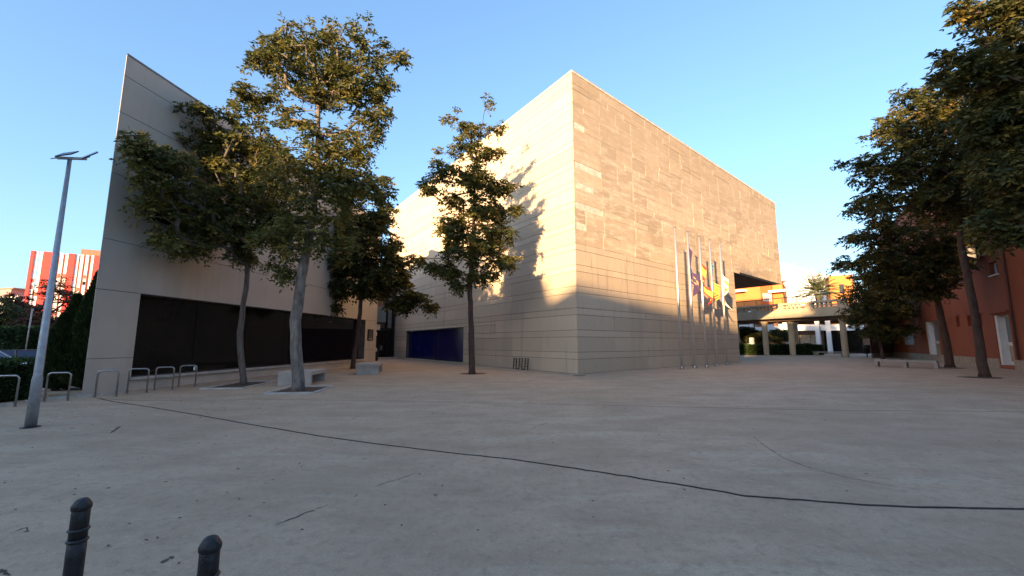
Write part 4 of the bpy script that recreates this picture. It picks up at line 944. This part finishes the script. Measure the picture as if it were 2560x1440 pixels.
for (px, py, rx, lb) in ((1183, 934, 0.75, 'dark soil ring at the foot of the slender tree'), (2452, 944, 0.9, 'dark soil ring at the foot of the nearer leaning tree'), (2372, 920, 0.9, 'dark soil ring at the foot of the far leaning tree'), (1448, 939, 0.35, None)):
    c = G(px, py)
    m_ = MB(); pl = [(c[0] + rx * math.cos(a) * random.uniform(0.85, 1.1), c[1] + rx * 0.8 * math.sin(a) * random.uniform(0.85, 1.1)) for a in np.linspace(0, 2 * math.pi, 14, endpoint=False)]
    m_.prism(pl, 0.001, 0.006); o = m_.build('tree_pit' if lb else 'drain_cover', M_soil if lb else M_darkframe, None, loc=c)
    tag(o, lb or 'small dark drain cover at the foot of the stone corner', 'tree pit' if lb else 'drain cover', 'round soil rings at the tree feet' if lb else None)

def bench(c, ax, length, width, h, label, legs):
    ax = np.array([*ax, 0.0]); ax /= np.linalg.norm(ax); ay = np.array([-ax[1], ax[0], 0]); t = thing('bench', c, label, 'bench', 'concrete benches')
    m_ = MB(); m_.obox(c + (0, 0, h - 0.07), ax * length / 2, ay * width / 2, (0, 0, 0.07)); m_.build('seat', M_bench, t)
    for s_ in legs:
        m_ = MB(); m_.obox(c + ax * s_ * (length / 2) + (0, 0, (h - 0.14) / 2 - 0.002), ax * 0.09, ay * (width / 2 - 0.01), (0, 0, (h - 0.14) / 2)); m_.build('leg', M_bench, t)
dW = np.array(W.d)
c = G(728, 962); c = c * (1, 1, 0) + (0.1, 0.75, 0); bench(c, dW + np.array([-0.25, 0]), 2.0, 1.25, 0.52, 'concrete bench half hidden behind the thick pale trunk', (-0.9, 0.9))
c = G(925, 936); bench(c + (-0.35, 1.0, 0), dW + np.array([-0.35, 0]), 2.4, 1.15, 0.56, 'concrete bench in front of the dark tree near the entrance', (-0.88, 0.88))
ba = G(2192, 916); bb = G(2345, 921); c = (ba + bb) / 2; bench(c, (bb - ba)[:2], float(np.linalg.norm(bb - ba)), 0.75, 0.5, 'long flat bench in front of the red building', (-0.97, 0.0, 0.97))

# ------------------------------------------------------------ flagpoles and flags
FP = [((1705, 922), (1688, 567)), ((1737, 920), (1714, 577)), ((1767, 918), (1746, 589)), ((1793, 915), (1771, 598)), ((1819, 912), (1796, 606))]
ordw = ['nearest bare steel flagpole without any flag', 'steel flagpole carrying the dark blue flag', 'steel flagpole carrying the red and yellow banded flag', 'steel flagpole carrying the striped flag with blue edge', 'farthest steel flagpole carrying the cream flag']
poles = []
for i, (b_, t_) in enumerate(FP):
    c = G(*b_); H_ = float(hgt(c[0], c[1], t_[1])); poles.append((c, H_))
    t = thing('flagpole', c, ordw[i], 'flagpole', 'row of five steel flagpoles')
    m_ = MB(); m_.lathe(c, [(0.085, 0.05), (0.08, H_ * 0.5), (0.062, H_ - 0.08)], 20); m_.build('pole', M_steel, t, True)
    m_ = MB(); m_.lathe(c, [(0.2, 0.0), (0.2, 0.03), (0.12, 0.05), (0.10, 0.14)], 16); m_.build('base_plate', M_dullsteel, t)
    m_ = MB(); m_.lathe(c, [(0.08, H_ - 0.08), (0.09, H_ - 0.05), (0.08, H_ - 0.01), (0.03, H_)], 12); m_.build('cap', M_dullsteel, t)
def flag(i, ztop, Lh, Lf, out, kind, label, seed):
    c, H_ = poles[i]; rr = np.random.default_rng(seed); nu, nv = 40, 64
    h = np.linspace(0, 1, nu); f = np.linspace(0, 1, nv); Hh, Ff = np.meshgrid(h, f, indexing='ij')
    dirx = np.array([math.cos(out), math.sin(out)]); diry = np.array([-dirx[1], dirx[0]])
    ang = math.radians(9) + math.radians(10) * Ff
    ph = rr.random() * 6
    lat = 0.27 * np.sin(Ff * 8.5 + Hh * 2.4 + ph) * np.minimum(1, Ff * 3) + 0.10 * np.sin(Ff * 19 + Hh * 5 + ph * 2) * np.minimum(1, Ff * 3)
    outw = 0.09 + np.sin(ang) * Ff * Lf * 0.42 + 0.15 * np.sin(Ff * 6.2 + ph + Hh * 1.5) * Ff
    x = c[0] + dirx[0] * outw + diry[0] * lat; y = c[1] + dirx[1] * outw + diry[1] * lat
    z_ = ztop - Hh * Lh * (1 - 0.25 * Ff) - Ff * Lf * 0.86 + 0.12 * np.sin(Ff * 11 + ph) * Ff
    V = np.stack([x, y, z_], -1).reshape(-1, 3); quads = [(a * nv + b, a * nv + b + 1, (a + 1) * nv + b + 1, (a + 1) * nv + b) for a in range(nu - 1) for b in range(nv - 1)]
    colr = np.zeros((nu, nv, 3)); 
    blue = (0.07, 0.04, 0.12); redc = (0.6, 0.06, 0.04); yel = (0.8, 0.58, 0.09); crm = (0.78, 0.74, 0.58)
    if kind == 'eu':
        colr[:] = blue
        for k in range(12):
            a = k * math.pi / 6; ch, cf = 0.5 + 0.30 * math.sin(a), 0.5 + 0.22 * math.cos(a); r2 = ((Hh - ch) / 0.04) ** 2 + ((Ff - cf) / 0.025) ** 2; colr[r2 < 1] = yel
    elif kind == 'es':
        colr[:] = yel; colr[(Hh < 0.25)] = redc; colr[Hh > 0.75] = redc
        colr[(abs(Hh - 0.5) < 0.14) & (abs(Ff - 0.35) < 0.06)] = (0.4, 0.12, 0.05)
    elif kind == 'va':
        colr[:] = yel
        for k in range(4): colr[abs(Hh - (k * 2 + 1.5) / 9) < 1 / 18] = redc
        colr[(Ff < 0.27)] = (0.02, 0.10, 0.22); colr[(Ff > 0.25) & (Ff < 0.29)] = redc; colr[(Ff < 0.22) & (np.sin(Hh * 40) > 0.6) & (np.sin(Ff * 60) > 0)] = (0.45, 0.55, 0.3)
    else:
        colr[:] = crm; r2 = ((Hh - 0.5) / 0.2) ** 2 + ((Ff - 0.5) / 0.14) ** 2; colr[r2 < 1] = (0.55, 0.24, 0.06); colr[r2 < 0.35] = (0.7, 0.5, 0.1)
    me = bpy.data.meshes.new('flag'); me.from_pydata((V - c).tolist(), [], quads); me.polygons.foreach_set('use_smooth', [True] * len(quads))
    at = me.color_attributes.new('print', 'FLOAT_COLOR', 'POINT'); at.data.foreach_set('color', np.concatenate([colr.reshape(-1, 3), np.ones((nu * nv, 1))], 1).ravel().astype(np.float32))
    me.materials.append(M_flag); o = bpy.data.objects.new('flag', me); COL.objects.link(o); o.location = c; tag(o, label, 'flag', 'flags hanging limp on the poles')
oa = math.atan2(R.d[1], R.d[0])
flag(1, poles[1][1] - 0.9, 1.9, 3.0, oa - 0.3, 'eu', 'dark blue flag with yellow stars hanging limp on the second pole', 1)
flag(2, poles[2][1] - 1.5, 1.6, 2.7, oa - 0.4, 'es', 'red yellow red flag hanging limp on the middle pole', 2)
flag(3, poles[3][1] - 1.6, 1.6, 2.8, oa - 0.2, 'va', 'yellow and red striped flag with blue band on the fourth pole', 7)
flag(4, poles[4][1] - 1.4, 1.7, 3.1, oa - 0.3, 'cr', 'cream flag with small gold emblem on the farthest pole', 4)

# ------------------------------------------------------------ lamp post
c = G(76, 1068); H_ = float(hgt(c[0], c[1], 398))
lp = thing('street_lamp', c, 'slim grey solar street lamp leaning into view at the left', 'street lamp')
m_ = MB(); m_.lathe(c, [(0.088, 0.0), (0.082, 0.9), (0.08, 0.95), (0.068, 1.0), (0.034, H_)], 20); m_.build('pole', M_galv, lp, True)
m_ = MB(); m_.lathe(c, [(0.15, 0.002), (0.15, 0.012), (0.108, 0.02)], 16); m_.build('base_plate', M_darkframe, lp)
tp_ = c + (0, 0, H_)
ex = np.array([0.62, 0.66, 0.26]); ex /= np.linalg.norm(ex)
m_ = MB(); m_.obox(tp_ + ex * 0.02 + (0, 0, 0.02), ex * 0.22, (0, 0.035, 0), (0, 0, 0.02)); m_.tube([tp_ + ex * 0.2 + (0, 0, 0.02), tp_ + ex * 0.30 + (0, 0, 0.08)], 0.018, 8); m_.build('bracket', M_panelback, lp)
vd = tp_ - ORG; vd = vd / np.linalg.norm(vd); rt = np.cross(vd, [0, 0, 1.0]); rt /= np.linalg.norm(rt); upv = np.cross(rt, vd)
a_ = (rt * 0.83 + upv * 0.45) * 0.135; b_ = (rt * 0.45 + upv * 0.42 + vd * 0.75) * 0.12; n_ = np.cross(a_, b_); n_ /= np.linalg.norm(n_)
m_ = MB(); m_.obox(tp_ - rt * 0.05 + upv * 0.10, a_, b_, n_ * 0.012); m_.build('solar_panel', M_solar, lp)
m_ = MB(); m_.obox(tp_ - rt * 0.2 - upv * 0.045, (rt * 0.9 + upv * 0.4) * 0.08, vd * 0.05, upv * 0.012); m_.build('lamp_head', M_panelback, lp)
a_ = (rt * 0.72 + upv * 0.69) * 0.15; b_ = (vd + upv * 0.1) * 0.13; n_ = np.cross(a_, b_); n_ /= np.linalg.norm(n_)
m_ = MB(); m_.obox(tp_ + rt * 0.29 + upv * 0.19, a_, b_, n_ * 0.012); m_.build('solar_panel', M_solar, lp)
# ------------------------------------------------------------ bike racks
racks = [(5, 1018, 'bike rack cut by the left edge of the picture'), (140, 1003, 'bike rack in front of the hedge just right of the lamp pole'), (264, 992, 'bike rack in front of the prow of the pale building'), (342, 983, 'bike rack at the left end of the long dark window'), (408, 975, 'bike rack second along the dark window'), (467, 967, 'bike rack farthest from the lamp with a lock on it')]
first = None
for i, (px, py, lb) in enumerate(racks):
    c = G(px, py)
    if first is None:
        first = thing('bike_rack', c, lb, 'bike rack', 'steel hoop bike racks along the wall')
        w_ = 0.25; hh = 0.80; r_ = 0.09; path = [(-w_, 0, 0), (-w_, 0, hh - r_)] + [(-w_ + r_ - r_ * math.cos(a), 0, hh - r_ + r_ * math.sin(a)) for a in np.linspace(0.3, math.pi / 2, 5)] + [(w_ - r_ + r_ * math.sin(a), 0, hh - r_ + r_ * math.cos(a)) for a in np.linspace(0, math.pi / 2 - 0.3, 5)] + [(w_, 0, hh - r_), (w_, 0, 0)]
        m_ = MB(); m_.tube([np.array(p) + c for p in path], 0.024, 10); m_.build('hoop', M_dullsteel, first, True)
        for s_ in (-w_, w_):
            m_ = MB(); m_.lathe(c + (s_, 0, 0), [(0.05, 0.001), (0.05, 0.012), (0.026, 0.02)], 10); m_.build('foot', M_dullsteel, first)
        rk = first
    else:
        rk = copy_tree(first); rk.location = tuple(c); rk['label'] = lb
    rk.rotation_euler.z = math.radians(20 + i * 3)
    if i == 5:
        m_ = MB(); m_.lathe(np.array(c) + (0.2, 0.03, 0.62), [(0.03, 0), (0.035, 0.1), (0.02, 0.14)], 8)
        tag(m_.build('padlock', M_white, None, loc=c), 'small pale lock left hanging on the farthest bike rack', 'lock')
# white kerb pieces along hedge and wall
for i, (x0, y0, x1, y1) in enumerate(((-40, 1019, 30, 1012), (62, 1005, 104, 1002), (122, 998, 166, 996), (193, 991, 232, 989), (252, 989, 283, 986), (288, 982, 318, 979), (330, 975, 352, 974))):
    a = G(x0, y0); b = G(x1, y1); d = b - a; L = np.linalg.norm(d); d /= L; m_ = MB(); m_.obox((a + b) / 2 + (0, 0, 0.025), d * L / 2, np.array([-d[1], d[0], 0]) * 0.04, (0, 0, 0.025))
    tag(m_.build('kerb_strip', M_edge, None, loc=a), ['kerb strip at the left frame edge under the hedge', 'kerb strip behind the lamp pole', 'kerb strip under the rack right of the lamp pole', 'kerb strip at the foot of the prow', 'kerb strip under the rack by the prow', 'short kerb strip left of the window start', 'last short kerb strip by the window'][i], 'kerb', 'short white kerb strips along the wall')

# ------------------------------------------------------------ bollards
def bollard(px, py, label, k=0.86, w=0.80):
    r_ = ray(px, py); t_ = (k - CAM_H) / r_[2]; c = ORG + r_ * t_; c[2] = 0
    t = thing('bollard', c, label, 'bollard', 'black cast iron bollards in the foreground')
    def lt(prof, nm):
        m_ = MB(); m_.lathe(c, [(r * w, z * k) for r, z in prof], 28); m_.build(nm, M_bollard, t, True)
    lt([(0.075, 0), (0.07, 0.06), (0.05, 0.1), (0.0475, 0.66), (0.0475, 0.775)], 'shaft')
    for zz in (0.765, 0.825): lt([(0.0465, zz - 0.010), (0.0535, zz - 0.004), (0.0555, zz), (0.0535, zz + 0.004), (0.0455, zz + 0.010)], 'ring')
    lt([(0.0462, 0.74), (0.0455, 0.93), (0.0425, 0.934)], 'neck')
    lt([(0.043, 0.933), (0.049, 0.937), (0.0515, 0.947), (0.0515, 0.956), (0.048, 0.966), (0.041, 0.978), (0.034, 0.990), (0.025, 0.997), (0.012, 1.0), (0.002, 1.0)], 'cap')
bollard(207, 1245, 'black ringed bollard nearest the left edge showing more of its shaft')
bollard(528, 1340, 'black ringed bollard right of the other, cut off lower')

# ------------------------------------------------------------ black three ladder bike stand by the stone wall
u0, _ = Lf.uz(1330, 922); u1, _ = Lf.uz(1294, 918); cs = Lf.pt((u0 + u1) / 2, 0, 0.35)
st = thing('wheel_stand', cs, 'small black stand of three ladder shaped racks against the stone wall', 'bike stand')
du = (u1 - u0) / 5.0
for k in range(3):
    ua = u0 + du * (k * 2); ub = ua + du
    m_ = MB()
    for uu in (ua, ub): m_.tube([Lf.pt(uu, 0.0, 0.35), Lf.pt(uu, 0.72, 0.28)], 0.028, 6)
    m_.build('ladder_rail', M_black, st)
    for q in range(6):
        m_ = MB(); zz = 0.2 + q * 0.10; m_.tube([Lf.pt(ua, zz, 0.34), Lf.pt(ub, zz, 0.34)], 0.018, 6); m_.build('rung', M_black, st)
m_ = MB()
for k in range(2): m_.tube([Lf.pt(u0 + du * (2 * k + 1), 0.03, 0.35), Lf.pt(u0 + du * (2 * k + 2), 0.03, 0.35)], 0.028, 6)
m_.build('foot_bar', M_black, st)

# ------------------------------------------------------------ cars beyond the hedge
def car(c, yaw, paint, label):
    t = thing('parked_car', (0, 0, 0), label, 'car', 'cars parked beyond the hedge')
    L, Wd = 4.3, 1.76
    sec = [(-2.15, 0.45, 0.62), (-2.1, 0.35, 0.95), (-1.75, 0.3, 1.0), (1.1, 0.3, 0.97), (2.0, 0.33, 0.8), (2.15, 0.42, 0.62)]
    m_ = MB(); V = []; 
    for x, lo, hi in sec:
        w1 = Wd / 2 - (0.12 if abs(x) > 2 else 0.0)
        V += [(x, -w1 * 0.94, lo), (x, -w1, (lo + hi) / 2), (x, -w1 * 0.93, hi), (x, w1 * 0.93, hi), (x, w1, (lo + hi) / 2), (x, w1 * 0.94, lo)]
    Fs = [(i * 6 + k, i * 6 + (k + 1) % 6, (i + 1) * 6 + (k + 1) % 6, (i + 1) * 6 + k) for i in range(5) for k in range(6)] + [tuple(range(6))[::-1], tuple(range(30, 36))]
    m_.add(V, Fs); body = m_.build('body', paint, t)
    m_ = MB(); V = []
    for x, w_, z_ in ((-1.95, 0.76, 0.98), (-1.35, 0.62, 1.40), (0.25, 0.62, 1.42), (1.05, 0.76, 0.97)): V += [(x, -w_, z_), (x, w_, z_)]
    m_.add(V, [(0, 2, 3, 1), (2, 4, 5, 3), (4, 6, 7, 5), (0, 6, 4, 2), (1, 3, 5, 7)]); m_.build('windows', M_carblue, t)
    m_ = MB(); m_.obox((-0.55, 0, 1.425), (0.85, 0, 0.01), (0, 0.6, 0), (0, 0, 0.02)); m_.build('roof', paint, t)
    m_ = MB()
    for sg in (-1, 1):
        for x0, z0_, x1, z1_ in ((-1.92, 0.98, -1.38, 1.41), (0.28, 1.42, 1.06, 0.97), (-0.4, 0.99, -0.45, 1.42)): m_.tube([(x0, 0.76 * sg, z0_), (x1, 0.62 * sg if abs(x1) < 1 or x1 == -1.38 else 0.76 * sg, z1_)], 0.035, 5)
    m_.build('pillar', paint, t)
    for sx in (-1.35, 1.35):
        for sg in (-1, 1):
            m_ = MB(); m_.tube([(sx, sg * 0.72, 0.31), (sx, sg * 0.88, 0.31)], 0.31, 18); wh = m_.build('wheel', M_tyre, t); m_ = MB(); m_.tube([(sx, sg * 0.881, 0.31), (sx, sg * 0.89, 0.31)], 0.2, 12); m_.build('rim', M_dullsteel, wh)
    for sg in (-1, 1):
        m_ = MB(); m_.obox((-2.14, sg * 0.68, 0.82), (0.03, 0, 0), (0, 0.13, 0), (0, 0, 0.09)); m_.build('tail_light', M_taillight, t)
        m_ = MB(); m_.obox((2.1, sg * 0.62, 0.7), (0.06, 0, 0), (0, 0.16, 0), (0, 0, 0.06)); m_.build('headlight', M_white, t)
    t.location = tuple(c); t.rotation_euler.z = yaw
car((-22.6, 17.6, -0.12), math.radians(8), M_carpaint, 'silver car with pale roof rails at the left edge beyond the hedge')
car((-23.9, 21.0, -0.12), math.radians(38), M_cardark, 'dark car behind the silver one, partly hidden by the lamp pole')
# street poles in the background
for px, pyt, dep_, lb in ((63, 770, 34, 'thin bare post left of the striped tower'), (92, 825, 36, 'grey street post just left of the lamp pole')):
    c = D(px, 880, dep_); c[2] = -0.15; hh = float(hgt(c[0], c[1], pyt)); t = thing('street_post', c, lb, 'post', 'background street posts')
    m_ = MB(); m_.tube([c, c + (0.05, 0, hh)], 0.05, 8); m_.build('post', M_bench, t, True); m_ = MB(); m_.lathe(c + (0.05, 0, hh), [(0.08, 0), (0.085, 0.05), (0.02, 0.1)], 8); m_.build('cap', M_galv, t, True)
# stone bits in the courtyard
for px, py, lb, hh in ((1874, 884, 'small pale stone post in the courtyard, left one', 1.5), (1882, 884, 'taller pale stone post in the courtyard, right one', 2.4)):
    c = D(px, 884, 64); c[2] = 0; m_ = MB(); m_.lathe(c, [(0.35, 0), (0.35, hh), (0.28, hh + 0.1), (0.1, hh + 0.12)], 12); tag(m_.build('stone_post', M_white, None, loc=c), lb, 'post')
c = D(2168, 888, 50); c[2] = 0; t = thing('round_bin', c, 'dark round litter bin on a post beside the brown wing', 'bin')
m_ = MB(); m_.lathe(c, [(0.06, 0), (0.06, 0.4)], 8); m_.build('post', M_black, t); m_ = MB(); m_.lathe(c, [(0.2, 0.4), (0.33, 0.5), (0.36, 1.3), (0.3, 1.42), (0.1, 1.46)], 14); m_.build('bin', M_black, t, True)
c = D(2075, 886, 56); c[2] = 0; bench(c, (1, 0.05), 4.2, 0.7, 0.55, 'distant low bench under the walkway beside the hedge', (-0.9, 0.9))

# ------------------------------------------------------------ leaf litter and grit on the plaza
RNG = np.random.default_rng(90); n = 1500
cl = [G(*p) for p in ((600, 985), (760, 990), (460, 1000), (1300, 960), (2440, 950), (260, 1250), (1500, 1000))]
P = []
for i in range(n):
    if i < 1100: q = cl[RNG.integers(0, len(cl))] + RNG.normal(0, 2.2, 3)
    else: q = np.array([RNG.uniform(-12, 22), RNG.uniform(1.5, 24), 0])
    P.append((q[0], q[1], 0.006))
P = np.array(P); keep = (P[:, 0] > -12.9) & (P[:, 1] > 0.6); P = P[keep]; n = len(P)
lit = bpy.data.objects.new('leaf_litter', None)
m_ = MB()
for p in P:
    a = RNG.random() * 6.28; s_ = RNG.uniform(0.008, 0.028); d = np.array([math.cos(a), math.sin(a), 0]); e = np.array([-d[1], d[0], 0]); m_.cur = float(RNG.random() * 0.98)
    m_.add([p - d * s_, p + e * s_ * 0.4 + (0, 0, 0.006), p + d * s_, p - e * s_ * 0.4 + (0, 0, 0.006)], [(0, 1, 2, 3)])
tag(m_.build('leaf_litter', M_leafr), 'scattered tiny dry leaves lying on the plaza concrete', 'leaf litter', kind='stuff')
